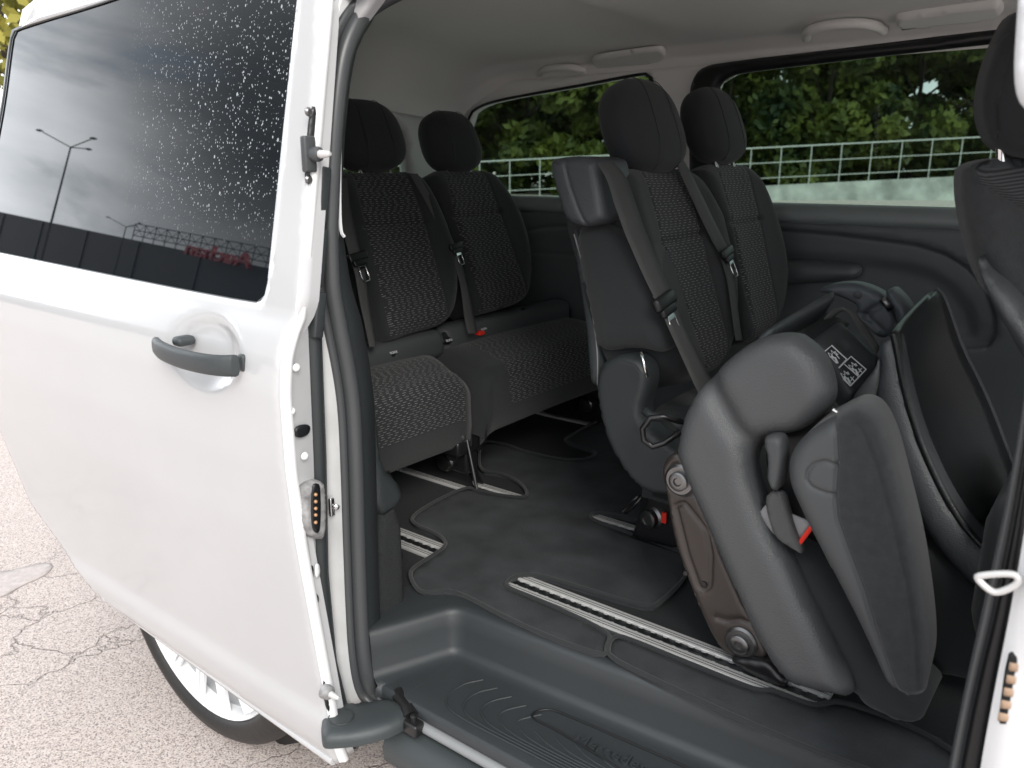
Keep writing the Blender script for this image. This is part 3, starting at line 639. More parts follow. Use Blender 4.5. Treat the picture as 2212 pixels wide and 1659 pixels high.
# white jamb strip between the door trim and the seal
def sealp(pts, X=-1.22, z=None): pl = XP(X); return np.array([pl.w(*pl.hit(x, y)) for x, y in full(pts, z)])
sealpx = [(716, 600), (712, 500), (714, 440), (719, 300), (731, 180), (743, 110), (768, 52), (800, 12)]
low = [(720, 640), (735, 715), (752, 800), (763, 880), (768, 1000), (772, 1150), (777, 1300), (782, 1400), (792, 1470), (806, 1500)]
SX = -1.22
sp_ = sealp(sealpx[::-1]+low, SX)
top = sp_[0]
roofrun = [top+np.array([.10, .03, .035]), top+np.array([.3, .05, .05]), top+np.array([1.15, .06, .05]), top+np.array([1.25, .05, .02]), top+np.array([1.27, .0, -.1])]
bot = sp_[-1]; botrun = [bot+np.array([.05, .01, -.02])]
path = smooth_open(np.vstack([np.array(roofrun[::-1]), sp_, np.array(botrun)]), 3)
MB().tube(path, .0165, 12).build('door_seal', M['rubber'], van, auto=2)
path2 = path+np.array([-.010, -.024, .004]); MB().tube(path2[8:], .0105, 10).build('outer_seal_lip', M['rubber'], van, auto=2)
z_ = np.linspace(-.16, 1.3, 50)
sy = lambda z: float(np.interp(z, np.sort(sp_[:, 2]), sp_[np.argsort(sp_[:, 2]), 1]))
jy = lambda z, o: max(sy(z)+o, inner(z)+.040)
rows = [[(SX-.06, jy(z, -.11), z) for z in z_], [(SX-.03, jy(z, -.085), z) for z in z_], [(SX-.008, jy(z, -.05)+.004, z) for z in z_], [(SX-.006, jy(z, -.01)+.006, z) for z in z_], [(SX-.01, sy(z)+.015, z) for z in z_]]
M['jamb'] = mat('shaded_jamb_paint', (.50, .51, .51), .35, coat=.5, var=(9, .12)); loft('door_jamb', rows, M['jamb'], van)  # darker copy of the white jamb paint, its shade put into the colour
MB().lathe((SX-.0, sy(.36)-.055, .33), (1, -.4, 0), [(.006, 0), (.006, .004), (.003, .006)], 14).box((SX-.006, sy(.3)-.06, .33), (.008, .012, .04), bev=.003).build('jamb_striker', M['chrome'], van, auto=.7)
# inner trim of the rear door pillar
rows = [[(SX-.012, sy(z)+.008, z) for z in z_], [(SX-.008, sy(z)+.022, z) for z in z_], [(SX-.02, sy(z)+.045+.03*np.interp(z, [0, .7, .9], [1, 1, 0]), z) for z in z_], [(SX-.10, sy(z)+.075+.03*np.interp(z, [0, .7, .9], [1, 1, 0]), z) for z in z_], [(SX-1.0, sy(z)+.075, z) for z in z_]]
loft('pillar_trim', rows, M['trim'], van)
wl = sealp([(745, 75), (738, 110), (729, 190), (724, 300), (722, 400), (724, 500), (733, 512)], SX+.004); MB().tube(smooth_open(wl+np.array([0, .012, 0]), 2), .0035, 6).build('pillar_edge_clip', M['white'], van, auto=1)

AC = XP(-1.262)
pillow('side_carpet_cover', smooth_closed(AC.px([(806, 1112), (862, 1080), (873, 1300), (868, 1335), (818, 1398)]), 1), AC, M['carpet'], van, thick=.6, w=.02, h=.008, res=.015)
pillow('side_foot_trim', smooth_closed(XP(-1.255).px([(780, 760), (800, 800), (815, 930), (822, 1010), (866, 1050), (868, 1085), (812, 1125), (795, 1000)]), 1), XP(-1.255), M['trim'], van, thick=.3, w=.015, h=.01, res=.012)

# --- roof lining
def lin(x, s):
    """s 0..1 across the roof from the near side to the far side"""
    Y = [1.075, 1.09, 1.14, 1.26, 1.5, 1.9, 2.3, 2.55, 2.68, 2.74, 2.765]; Z = [1.30, 1.345, 1.385, 1.41, 1.43, 1.44, 1.435, 1.42, 1.40, 1.37, 1.325]
    y = np.interp(s, np.linspace(0, 1, 11), Y); z = np.interp(s, np.linspace(0, 1, 11), Z); return y, z
ss = np.linspace(0, 1, 61); rows = []
for x in list(np.linspace(1.6, -2.1, 60)): rows.append([(x, *lin(x, s)) for s in ss])
for a in np.linspace(0.1, 1, 12)*math.pi/2:
    rows.append([(-2.1-.33*math.sin(a), 1.92+(lin(0, s)[0]-1.92)*(1-.10*(1-math.cos(a))), lin(0, s)[1]-.22*(1-math.cos(a))-(1.44-lin(0, s)[1])*.0) for s in ss])
R_ = np.array(rows); # ribs in the lining (roof bows)
for i in range(len(R_)):
    x = R_[i, 0, 0]; y_ = R_[i, :, 1]; mask = np.clip((y_-1.15)/.1, 0, 1)*np.clip((2.6-y_)/.2, 0, 1)
    for xb_ in (-1.28, .1): R_[i, :, 2] -= .014*np.exp(-((x-xb_)/.05)**4)*mask
loft('headliner', R_, M['headliner'], van)
# outer roof skin
rows = []
for x in np.linspace(1.7, -2.62, 12): rows.append([(x, y, z) for y, z in ((1.075, 1.36), (1.10, 1.43), (1.17, 1.49), (1.9, 1.53), (2.65, 1.49), (2.77, 1.43), (2.81, 1.36))])
loft('roof_skin', rows, M['paint'], van)
# rear wall, D pillars and tailgate glass
RW = Plane((-2.45, 0, 0), (0, 1, 0), (.12, 0, 1))
pillow('tailgate_trim', np.array([(1.05, -.02), (2.78, -.02), (2.76, 1.30), (2.6, 1.42), (1.2, 1.42), (1.07, 1.30)]), Plane((-2.46, 0, 0), (0, 1, 0), (0, 0, 1)), M['headliner'], van, thick=.05, w=.02, h=.0, res=.05, holes=[np.array([(1.25, .86), (2.46, .86), (2.44, 1.16), (1.27, 1.16)])])
pillow('tailgate_window', np.array([(1.2, .83), (2.52, .83), (2.5, 1.2), (1.22, 1.2)]), Plane((-2.50, 0, 0), (0, 1, 0), (0, 0, 1)), M['glass'], van, thick=.004, w=.001, h=0, res=.2, smooth=False)
pillow('tailgate_lower_trim', np.array([(1.08, -.02), (2.74, -.02), (2.74, .84), (1.08, .84)]), Plane((-2.40, 0, 0), (0, 1, 0), (0, 0, 1)), M['trim'], van, thick=.03, w=.03, h=.01, res=.08)
pillow('tailgate_skin', np.array([(1.0, -.2), (2.8, -.2), (2.8, .9), (2.74, 1.40), (2.6, 1.5), (1.2, 1.5), (1.09, 1.40), (1.0, .9)]), Plane((-2.56, 3.8, 0), (0, -1, 0), (0, 0, 1)), M['paint'], van, thick=.02, w=.02, h=.005, res=.08, holes=[np.array([(3.8-2.52, .84), (3.8-1.22, .84), (3.8-1.25, 1.2), (3.8-2.5, 1.2)])])

# --- far side wall
FW = 2.755
fw = YP(FW); fr = YP(FW-.012)
w2 = fr.px([(1548, 210), (1556, 180), (1580, 163), (1620, 155), (1900, 122), (2185, 90), (2420, 66), (2480, 80), (2480, 440), (2440, 462), (2090, 452), (1640, 443), (1560, 441), (1546, 420)])
w3 = fw.px([(1010, 250), (1040, 226), (1120, 208), (1250, 186), (1385, 160), (1402, 160), (1411, 172), (1413, 240), (1405, 410), (1390, 430), (1200, 430), (1085, 425), (1000, 424), (985, 400)])
# hard wall sheet around both windows
upper = [(-2.45, .84), (1.6, .84), (1.6, 1.34), (-2.45, 1.34)]
pillow('side_wall_trim', np.array(upper), fw, M['headliner'], van, thick=.05, w=.002, h=0, res=.03, holes=[smooth_closed(w3, 1), smooth_closed(np.mean(w2, 0)+(np.array(w2)-np.mean(w2, 0))*[1.03, 1.10], 1)])
wo = fr.px([(1488, 230), (1492, 180), (1510, 148), (1550, 136), (1900, 95), (2195, 56), (2520, 20), (2620, 50), (2620, 470), (2520, 500), (2090, 466), (1640, 456), (1520, 455), (1490, 430)])
pillow('side_window_frame', smooth_closed(wo, 1), fr, M['black'], van, thick=.01, w=.012, h=.012, res=.02, holes=[smooth_closed(w2, 2)])
pillow('side_window', smooth_closed(np.mean(w2, 0)+(np.array(w2)-np.mean(w2, 0))*[1.06, 1.2], 1), YP(FW+.03), M['glass'], van, thick=.004, w=.001, h=0, res=.2, smooth=False)
bpy.data.objects['side_window'].scale = (1, 1, 1)
MB().tube([fw.w(u, v, .002) for u, v in resample(smooth_closed(w3, 2), .03)], .006, 6, closed=True).build('side_window_seal', M['black'], van, auto=1.5)
pillow('side_window', np.array([(-2.43, .84), (-1.40, .84), (-1.40, 1.35), (-2.43, 1.35)]), YP(FW+.045), M['glass'], van, thick=.004, w=.001, h=0, res=.2, smooth=False)
# outer skin of the far side (so the wall has its outside)
oz = np.linspace(-.3, .84, 8); loft('far_body_side', [[(x, FW+.10-.04*abs(z-.4), z) for z in oz] for x in (1.7, -.5, -2.62)], M['paint'], van, solid=.01)
pil = MB()
for x0, x1 in ((-2.62, -2.44), (-1.42, -1.32)): pil.box(((x0+x1)/2, FW+.07, 1.12), (x1-x0, .02, .62))
pil.box((-.5, FW+.07, 1.40), (4.2, .02, .09)); pil.build('far_pillar_skin', M['paint'], van)
# ledge under the windows and the lower trim panel
prof = [(0, .875), (-.006, .882), (-.022, .884), (-.050, .876), (-.066, .858), (-.070, .838), (-.062, .825), (-.040, .815)]
loft('window_sill', [[(x, FW-.0+a, z) for a, z in prof] for x in np.linspace(1.6, -2.40, 30)], M['ledge'], van)
LP = YP(FW-.045)
g_arch = LP.px([(1640, 492), (1700, 499), (1800, 508), (1900, 520), (1980, 531), (2040, 550), (2090, 580), (2125, 620), (2145, 680), (2148, 720), (2135, 742), (2100, 745), (2060, 745)])
g_arch2 = LP.px([(1660, 547), (1750, 555), (1860, 565), (1960, 577), (2010, 592), (2060, 625), (2095, 670), (2105, 705), (2098, 725), (2060, 730)])
gr3 = LP.px([(1130, 500), (1180, 490), (1240, 488), (1300, 490), (1400, 488)]); gr4 = LP.px([(1150, 545), (1240, 550), (1300, 545)])
def panel_relief(u, v):
    P = np.stack([u, v], 1)
    poly = np.array(list(g_arch)+[LP.hit(1500, 760), LP.hit(1500, 480)]); poly2 = np.array(list(g_arch2)+[LP.hit(1500, 745), LP.hit(1500, 540)])
    sm = lambda p, w_: 1/(1+np.exp(-np.where(inside(P, p), 1, -1)*dist(P, p)/w_))
    return -.020*sm(poly, .004)+.0*u-.018*sm(poly2, .006)
pillow('side_trim_panel', np.array([(-2.40, -.01), (1.5, -.01), (1.5, .83), (-2.40, .83)]), LP, M['wallpanel'], van, thick=.02, w=.03, h=.012, res=.016, hf=panel_relief, creases=[(g_arch, .006, .012), (gr3, .006, .01), (gr4, .006, .006)], back=False)
arm = LP.px([(1640, 560), (1750, 562), (1840, 568), (1861, 575), (1862, 590), (1845, 604), (1760, 610), (1640, 618)])
pillow('armrest', smooth_closed(arm, 2), YP(FW-.055), M['wallpanel'], van, thick=.02, w=.03, h=.045, res=.012)

# grab handles, air vents and lamps in the lining
RP = Plane((0, 2.70, 1.385), (1, 0, 0), (0, .62, -1)); RP.N = -RP.N
RP = Plane((0, 2.70, 1.385), (1, 0, 0), (0, .55, .75))
RP = Plane((0, 2.70, 1.381), (1, 0, 0), (0, -.967, .255))
def grab(pts, r):
    base = [RP.w(*RP.hit(x, y), .0) for x, y in pts]; P_ = np.array(base); n = len(P_)
    hgt_ = np.array([0, .03, .034, .034, .03, 0]); P_ = P_+np.array([[0, -.85, -.35]])*hgt_[:, None]
    MB().tube(smooth_open(P_, 3), r, 10).build('grab_handle', M['greyplastic'], van, auto=2)
grab([(1168, 168), (1172, 152), (1195, 142), (1240, 138), (1268, 146), (1276, 160)], .0125)
grab([(1742, 82), (1748, 62), (1785, 48), (1860, 42), (1900, 50), (1908, 66)], .0145)
def rp_panel(name, pts, m, h, th=.004, z=None, par=van, res=.01, w=.006): return pillow(name, smooth_closed(RP.px(pts, z), 1), RP, m, par, thick=th, w=w, h=h, res=res)
v1 = rp_panel('roof_vent', [(1278, 124), (1300, 117), (1420, 100), (1437, 104), (1440, 122), (1420, 132), (1300, 147), (1284, 142)], M['greyplastic'], .012)
v2 = rp_panel('roof_vent', [(1932, 36), (1950, 28), (2150, -2), (2166, 4), (2170, 24), (2150, 34), (1960, 56), (1940, 52)], M['greyplastic'], .016)
for k_ in range(4):
    a = RP.w(*RP.hit(1947+1*k_, 40+5*k_), .012); b = RP.w(*RP.hit(2086+1*k_, 20+5*k_), .012); MB().tube([a, b], .0022, 6).build('vent_slot', M['black'], v2)
MB().tube([RP.w(*RP.hit(x, y), .011) for x, y in [(2094, 18), (2102, 17), (2104, 34), (2096, 36)]], .0015, 6, closed=True).build('vent_lever', M['greyplastic'], v2)
MB().tube([RP.w(*RP.hit(x, y), .009) for x, y in [(1375, 112), (1380, 122)]], .003, 6).build('vent_lever', M['black'], v1)

# --- floor, rails, step
fl = MB(); fl.add([(-2.45, 1.10, 0), (-1.26, 1.10, 0), (-1.26, 1.24, 0), (-1.08, 1.335, 0), (1.5, 1.335, 0), (1.5, 2.76, 0), (-2.45, 2.76, 0)], [(0, 1, 2, 3, 4, 5, 6)])
fl.build('floor_carpet', M['carpet'], van)
def railbar(y0, y1, x0, x1):
    r_ = MB(); w_ = y1-y0; zt_ = .0085; fw_ = w_*.33
    for a, b in ((y0, y0+fw_), (y1-fw_, y1)):
        r_.box(((x0+x1)/2, (a+b)/2, zt_/2), (x1-x0, b-a, zt_), 0, bev=.0015)
        for g in (.3, .6): r_.box(((x0+x1)/2, a+(b-a)*g, zt_+.0003), (x1-x0, .0012, .0008), 1)
    r_.box(((x0+x1)/2, (y0+y1)/2, .0015), (x1-x0, w_*.42, .003), 1)
    n = int((x1-x0)/.030)
    for i in range(n):
        x = x0+(i+.5)*(x1-x0)/n; yc = y0+w_*.62
        r_.add([(x-.010, y1-fw_+.001, .0065), (x+.010, y1-fw_+.001, .0065), (x+.004, y1-fw_-.008, .0065), (x-.004, y1-fw_-.008, .0065)], [(0, 1, 2, 3)], 0)
        r_.add([(x-.004, y0+fw_-.001, .0062), (x+.004, y0+fw_-.001, .0062), (x+.003, y0+fw_+.004, .0062), (x-.003, y0+fw_+.004, .0062)], [(0, 1, 2, 3)], 0)
    r_.build('seat_rail', [M['alu'], M['black']], van, auto=.5)
railbar(1.385, 1.465, -2.2, -.345); railbar(1.785, 1.865, -2.2, -1.385); railbar(1.81, 1.89, -1.17, -.3); railbar(2.60, 2.68, -2.2, -.3)
# floor mats
PM = ZP(.012)
m1 = full([(600, 1095), (720, 1020), (860, 955), (905, 972), (960, 985), (1120, 1010), (1145, 985), (1100, 930), (1010, 890), (920, 885), (915, 800), (930, 740), (1050, 760), (1100, 785), (1220, 815), (1350, 835), (1440, 820), (1460, 800), (1420, 780), (1310, 745), (1320, 730), (1430, 665), (1500, 640), (1560, 700), (1700, 800), (1900, 960), (1800, 1130), (1650, 1110), (1560, 1085), (1450, 1072), (1428, 1090), (1440, 1110), (1620, 1175), (1800, 1240), (1900, 1280)], 'a')
m1 += full([(1870, 270), (1740, 395), (1690, 405), (1600, 380), (1300, 290), (1200, 258), (1100, 255), (1046, 285), (1035, 312), (1200, 375), (1535, 528), (1500, 585), (1508, 638), (1300, 570), (1050, 460), (850, 350), (760, 325), (660, 345), (620, 310), (595, 250), (620, 220), (700, 170), (760, 130), (765, 105), (730, 70), (620, 25)], 'b')
o1 = smooth_closed([PM.hit(*p) for p in m1], 2)
mat1 = pillow('floor_mat', o1, PM, M['mat'], None, thick=.011, w=.006, h=.002, res=.025)
tag(mat1, 'large charcoal carpet mat with stitched edge cut around the seat rails, behind the step', 'floor mat')
MB().tube([PM.w(u, v, .003) for u, v in resample(o1, .012)], .0052, 8, closed=True).build('stitched_edge', M['fabric'], mat1, auto=2)
m2 = full([(1535, 535), (1600, 548), (1860, 655), (2212, 800)], 'b')+full([(420, 1402), (560, 1460), (600, 1455), (650, 1440), (900, 1530), (1100, 1660), (1100, 1800), (700, 1655), (560, 1605), (300, 1492), (0, 1352)], 'c')+full([(1525, 640), (1505, 600)], 'b')
o2 = smooth_closed([PM.hit(*p) for p in m2], 2)
mat2 = pillow('floor_mat', o2, PM, M['mat'], None, thick=.011, w=.006, h=.002, res=.025)
tag(mat2, 'narrow charcoal carpet mat with stitched edge between the outer rail and the step', 'floor mat')
MB().tube([PM.w(u, v, .003) for u, v in resample(o2, .012)], .0052, 8, closed=True).build('stitched_edge', M['fabric'], mat2, auto=2)

# moulded entrance step: a profile swept round the well
core = np.array([(-1.215, 1.055), (-1.145, 1.21)]); 
cpts = [(-1.222, 1.05), (-1.20, 1.10), (-1.152, 1.215)]
arcc = [(-1.145, 1.232), (-1.125, 1.244), (-1.095, 1.247)]
run = [(-.8, 1.262), (-.42, 1.288), (.35, 1.33)]
pth = smooth_open(np.array(cpts+arcc+run), 3); pth = resample(pth, .012, False)
T_ = np.gradient(pth, axis=0); T_ /= np.linalg.norm(T_, axis=1)[:, None]; Nrm = np.stack([-T_[:, 1], T_[:, 0]], 1)  # left of travel = away from the well
prof = [(.15, .0035), (.10, .006), (.022, .006), (.010, .0045), (.003, 0), (-.002, -.008), (-.006, -.04), (-.010, -.085), (-.014, -.097), (-.024, -.104), (-.04, -.107)]
rows = []
for o_, z in prof:
    q = pth+Nrm*o_
    if o_ > .03: q[:, 1] = np.maximum(q[:, 1], 1.06)
    rows.append([(x, y, z) for x, y in q])
last = np.array(rows[-1]); lip = np.interp(last[:, 0], [-1.3, .4], [1.045, 1.055])
fr_ = last.copy(); fr_[:, 1] = np.minimum(last[:, 1], lip); 
for t in (.25, .5, .75, 1): rows.append([(a[0], a[1]*(1-t)+min(a[1], l)*t, -.107-.002*t) for a, l in zip(last, lip)])
rows.append([(a[0], min(a[1], l)-.006, -.112) for a, l in zip(last, lip)]); rows.append([(a[0], min(a[1], l)-.008, -.135) for a, l in zip(last, lip)])
stp = loft('entrance_step', rows, M['step'], van)
# mud-catching ribs, nested
ribs = MB()
for i in range(9):
    x0 = -1.045+.043*i; ya = 1.195-.004*i; yb = 1.066+.0085*i; c = [(x0+.03, ya), (x0, ya-.045), (x0+.008, yb+.02), (x0+.06, yb), (x0+.2, yb+.004), (.3, yb+.03)]
    if i > 4: c = c[2:]
    ribs.tube([(x, y, -.1075) for x, y in smooth_open(np.array(c), 3)], .0022, 6)
ribs.build('step_ribs', M['step'], stp, auto=2)
ST = ZP(-.106)
pts = ST.px([(1150, 912), (1175, 882), (1240, 872), (1300, 890), (2100, 1240), (2200, 1300), (1800, 1300), (1300, 980)], 'b')
MB().tube([ST.w(u, v, .001) for u, v in smooth_closed(pts, 2)], .0022, 6, closed=True).build('step_badge_border', M['black'], stp, auto=2)
ta, tb = ST.w(*ST.hit(*full([(1345, 1015)], 'b')[0]), .001), ST.w(*ST.hit(*full([(1700, 1180)], 'b')[0]), .001)
text('step_lettering', 'Mercedes-Benz', .040, M['step'], stp, frame(ta, tb-ta, (0, 1, 0)), .0022)
# track below the step, sill cover, rear end cap
MB().box((-.45, 1.058, -.150), (1.42, .03, .075)).build('track_channel', M['black'], van)
MB().tube([(-1.10, 1.035, -.148), (.3, 1.047, -.148)], .0115, 12).build('door_track', M['track'], van, auto=1)
rows = [[(x, y, z) for y, z in ((1.04, -.165), (1.018, -.163), (.995, -.175), (.982, -.20), (.985, -.235), (1.01, -.26), (1.06, -.28), (1.3, -.30))] for x in np.linspace(-1.12, 1.5, 12)]
loft('sill_cover', rows, M['trim_soft'], van)
MB().box((-.5, 1.5, -.22), (2.2, .7, .12)).build('underbody', M['black'], van)
FL = ZP(-.13)
pts = FL.px([(700, 1530), (728, 1518), (780, 1523), (830, 1510), (868, 1520), (887, 1538), (880, 1556), (840, 1578), (780, 1594), (722, 1600), (690, 1600)])
pillow('sill_end_cap', smooth_closed(pts, 2), FL, M['trim_soft'], van, thick=.02, w=.03, h=.012, res=.008)
rc = FL.w(*FL.hit(738, 1563), .017); MB().tube([rc+np.array([math.cos(a)*.026, math.sin(a)*.026, 0]) for a in np.linspace(0, 6.28, 20)[:-1]], .0012, 5, closed=True).build('cap_emblem', M['trim'], van)
rl_ = np.array([-1.075, 1.026, -.133])
MB().tube([rl_+np.array([-.07, .03, .012]), rl_+np.array([-.02, .01, .006])], .016, 12).tube([rl_+np.array([-.02, .01, .006]), rl_+np.array([.0, 0, 0])], .019, 12).box(rl_+np.array([.01, -.008, -.01]), (.05, .03, .03), bev=.006).lathe(rl_+np.array([.012, -.004, .004]), (0, 0, 1), [(.008, 0), (.008, .01), (.004, .013)], 10).build('door_roller', M['blackmetal'], van, auto=.7)

# rear wheel
wc = np.array([-1.86, 1.0, -.128]); RW_ = .422
whl = bpy.data.objects.new('rear_wheel', None); COL.objects.link(whl); whl.parent = van
prof = [(.338, .012), (.344, .002), (.352, -.006), (.365, -.010), (.388, -.004), (.402, .008), (.415, .022), (RW_, .045), (RW_, .19), (.39, .22), (.29, .22)]
MB().lathe(wc, (0, 1, 0), prof, 64, 0, False).build('tyre', M['tyre'], whl, auto=.9)
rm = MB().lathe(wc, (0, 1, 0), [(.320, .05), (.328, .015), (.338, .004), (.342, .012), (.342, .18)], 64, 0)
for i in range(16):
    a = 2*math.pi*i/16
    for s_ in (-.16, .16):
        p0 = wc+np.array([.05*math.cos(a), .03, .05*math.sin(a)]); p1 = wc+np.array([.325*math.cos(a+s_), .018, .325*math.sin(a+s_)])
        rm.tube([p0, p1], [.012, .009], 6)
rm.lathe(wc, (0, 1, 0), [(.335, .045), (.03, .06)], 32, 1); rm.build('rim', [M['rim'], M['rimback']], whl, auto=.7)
MB().lathe(wc+np.array([0, .1, 0]), (0, 1, 0), [(.46, 0), (.46, .25)], 40).build('wheel_housing', M['black'], van, auto=1)

# --- front door pillar (right edge) and the body in front of it
BP = YP(1.04)
bpx = lambda pts, z=None: [BP.hit(*p) for p in full(pts, z)]
def strip(name, Lp, Rp, pl, m, h, par=van):
    A = smooth_open(np.array([pl.hit(*p) for p in Lp]), 2); B = smooth_open(np.array([pl.hit(*p) for p in Rp]), 2); rows = []
    for t, hh in zip(np.linspace(0, 1, 9), [0, .6, .9, 1, 1, .95, .85, .6, 0]): rows.append([pl.w(*(a+(b-a)*t), h*hh) for a, b in zip(A, B)])
    return loft(name, rows, m, par)
strip('front_door_seal', [(2240, -320), (2238, 0), (2236, 400), (2228, 750), (2187, 1020), (2130, 1280), (2080, 1500), (2040, 1700)], [(2262, -320), (2260, 0), (2258, 400), (2250, 750), (2206, 1060), (2158, 1300), (2108, 1500), (2070, 1700)], BP, M['rubber'], .02)
strip('front_pillar_trim', [(2260, -320), (2258, 0), (2256, 400), (2248, 750), (2205, 1060), (2157, 1300), (2107, 1500), (2068, 1700)], [(2275, -320), (2273, 0), (2271, 400), (2266, 750), (2222, 1060), (2190, 1300), (2150, 1500), (2120, 1700)], YP(1.03), M['black'], .006)
strip('front_pillar_paint', [(2272, -320), (2270, 0), (2268, 400), (2262, 750), (2228, 1060), (2187, 1300), (2146, 1500), (2110, 1700), (2010, 2400)], [(2420, -320), (2420, 0), (2420, 400), (2420, 750), (2410, 1060), (2390, 1300), (2370, 1500), (2350, 1700), (2300, 2400)], YP(1.0), M['paint_in'], .02)
pillow('pillar_top', smooth_closed(YP(1.0).px([(2202, -40), (2195, 60), (2190, 140), (2192, 190), (2202, 225), (2225, 245), (2290, 250), (2330, -40)]), 2), YP(1.0), M['paint_in'], van, thick=.02, w=.02, h=.015, res=.01)
SPn = YP(.985)
stk = MB().tube([SPn.w(*SPn.hit(x, y)) for x, y in smooth_closed([(2111, 1243), (2180, 1238), (2200, 1245), (2200, 1262), (2160, 1280), (2140, 1278), (2112, 1252)], 2)], .0042, 8, closed=True)
stk.build('door_striker', M['alu'], van, auto=1.5)
cpl = YP(.988)
cp_ = pillow('contact_plate', smooth_closed(cpl.px([(2174, 1418), (2190, 1405), (2206, 1418), (2212, 1440), (2196, 1560), (2190, 1578), (2172, 1580), (2156, 1560), (2158, 1540)]), 1), cpl, M['black'], van, thick=.01, w=.004, h=.003, res=.006)
for i in range(5):
    y = 1440+27*i; x = 2192-6*i; q = [(x-11, y-9), (x+12, y-4), (x+9, y+12), (x-14, y+9)]
    pillow('contact_pad', np.array(YP(.984).px(q)), YP(.984), M['tan'], cp_, thick=.001, w=.001, h=.0005, res=.004)
pillow('front_body_side', np.array([(.0, -.28), (1.7, -.28), (1.7, 1.42), (-.085, 1.42), (-.075, 1.1), (-.058, .9), (-.045, .62), (-.005, .35)]), Skin(OFF+.035), M['paint'], van, thick=.02, w=.002, h=.0, res=.04, holes=[np.array([(.12, .82), (1.5, .82), (1.2, 1.32), (.16, 1.32)])])

# ================================================================== SEATS
def seat_plane(xb, zb, xt, zt_): return Plane((xb, 0, zb), (0, 1, 0), (xt-xb, 0, zt_-zb))
def headrest(par, c, U, V, N, d=(.27, .215, .115), posts=True, m='hrfabric', tp=.10, seams=True):
    vs, F = superblob(c, d, U, V, N, .72, .74, 36, 24, tp); o = obj('headrest', vs, F, M[m], par)
    U, V, N = map(np.array, (U, V, N))
    if posts:
        for s_ in (-.06, .06): MB().tube([np.array(c)+U*s_-V*d[1]*.45, np.array(c)+U*s_-V*(d[1]*.5+.03)], .006, 10).build('headrest_post', M['chrome'], o, auto=1)
    if seams:
        for s_ in (-.055, .055):
            pts = []
            for t in np.linspace(-.9, .95, 16):
                y = math.copysign(abs(math.sin(t*1.45))**.62, t); ph = t*1.45; c1 = math.cos(ph)**.62; th = math.acos(max(-1, min(1, math.copysign(min(1, abs(s_*1.6/d[0]*2/1.6/c1))**(1/.72), s_)))) if c1 > .3 else math.pi/2
                z = c1*abs(math.sin(th))**.72; pts.append(np.array(c)+U*s_*(1-tp*(y*.5+.5)**2)+V*y*d[1]/2+N*(z*d[2]/2+.0002))
            MB().tube(pts, .0009, 5).build('seam', M['black'], o)
    return o
def buckle_tongue(par, pl, xy, ang, s=1.0, h=.02):
    """black slider with a chrome tongue hanging on the belt"""
    u, v = pl.hit(*xy); c, sn = math.cos(ang), math.sin(ang); U = pl.U*c+pl.V*sn; V = -pl.U*sn+pl.V*c; O = pl.w(u, v, h); Rm = np.stack([U, V, pl.N], 1)
    o = MB().box(O, (.074*s, .026*s, .016*s), 0, Rm, bev=.006*s).box(O-V*.016*s, (.052*s, .022*s, .012*s), 0, Rm, bev=.004*s).build('belt_slider', M['black'], par, auto=.8)
    q = [(-.012, 0), (.012, 0), (.013, -.03), (.010, -.044), (-.010, -.044), (-.013, -.03)]
    t = MB(); t.tube([O-V*.026*s+(U*a+V*b)*s*1.1 for a, b in q], .0022*s, 6, closed=True); t.box(O-V*.030*s, (.026*s, .012*s, .003*s), 0, Rm); t.build('belt_tongue', M['chrome'], o, auto=1.2)
def backrest(par, pl, outl_px, panel_px, seam_px, lab=None, res=.011, thick=.10):
    ol = smooth_closed([pl.hit(*p) for p in outl_px], 2); pn = [pl.hit(*p) for p in panel_px]; sm_ = [pl.hit(*p) for p in seam_px]
    pn = np.array(pn); creases = [(np.vstack([pn, pn[:1]]), .004, .003), (sm_, .007, .010)]
    cu = ol[:, 0].mean()
    hf_ = lambda u, v: .020*np.clip(np.abs(u-(pn[:, 0].mean()))/.2, 0, 1)**2
    return pillow('backrest', ol, pl, [M['fabric'], M['dash']], par, thick=thick, w=.055, h=.045, res=res, creases=creases, regions=[(pn, 1)], hf=hf_)

# ---- third row: single seat near the door, double bench beyond it
B3 = seat_plane(-1.77, .47, -1.97, 1.0)
s3 = thing('rear_single_seat', 'near black fabric seat of the back row, right beside the door pillar', 'car seat', 'back row seats')
Ao = full([(-40, 300), (30, 265), (100, 250), (510, 245), (600, 262), (650, 300), (720, 400), (800, 560), (870, 740), (915, 920), (922, 1150), (910, 1290), (860, 1400), (640, 1450), (420, 1540), (380, 1500), (330, 1300), (200, 900), (60, 500)], 'e')
backrest(s3, B3, Ao, full([(120, 268), (510, 262), (650, 655), (850, 1395), (415, 1505), (212, 690)], 'e'), full([(200, 692), (420, 672), (655, 655)], 'e'))
hp = B3.w(*B3.hit(780, 300), .02); headrest(s3, hp, B3.U, B3.V, B3.N, (.30, .225, .12))
hp = B3.w(*B3.hit(735, 285), -.05)
s3b = thing('rear_double_bench', 'wide black fabric bench of the back row, beyond the single seat', 'car seat', 'back row seats')
Bo = full([(700, 300), (770, 250), (820, 235), (1100, 232), (1190, 255), (1250, 330), (1320, 440), (1400, 590), (1455, 760), (1478, 960), (1475, 1150), (1440, 1230), (1270, 1280), (1100, 1330), (1040, 1250), (990, 1050), (920, 800), (800, 480)], 'e')
backrest(s3b, B3, Bo, full([(810, 247), (1100, 242), (1220, 570), (1440, 1215), (1110, 1312), (890, 615)], 'e'), full([(890, 612), (1050, 598), (1225, 572)], 'e'))
hp = B3.w(*B3.hit(964, 313), .02); headrest(s3b, hp, B3.U, B3.V, B3.N, (.265, .215, .12))
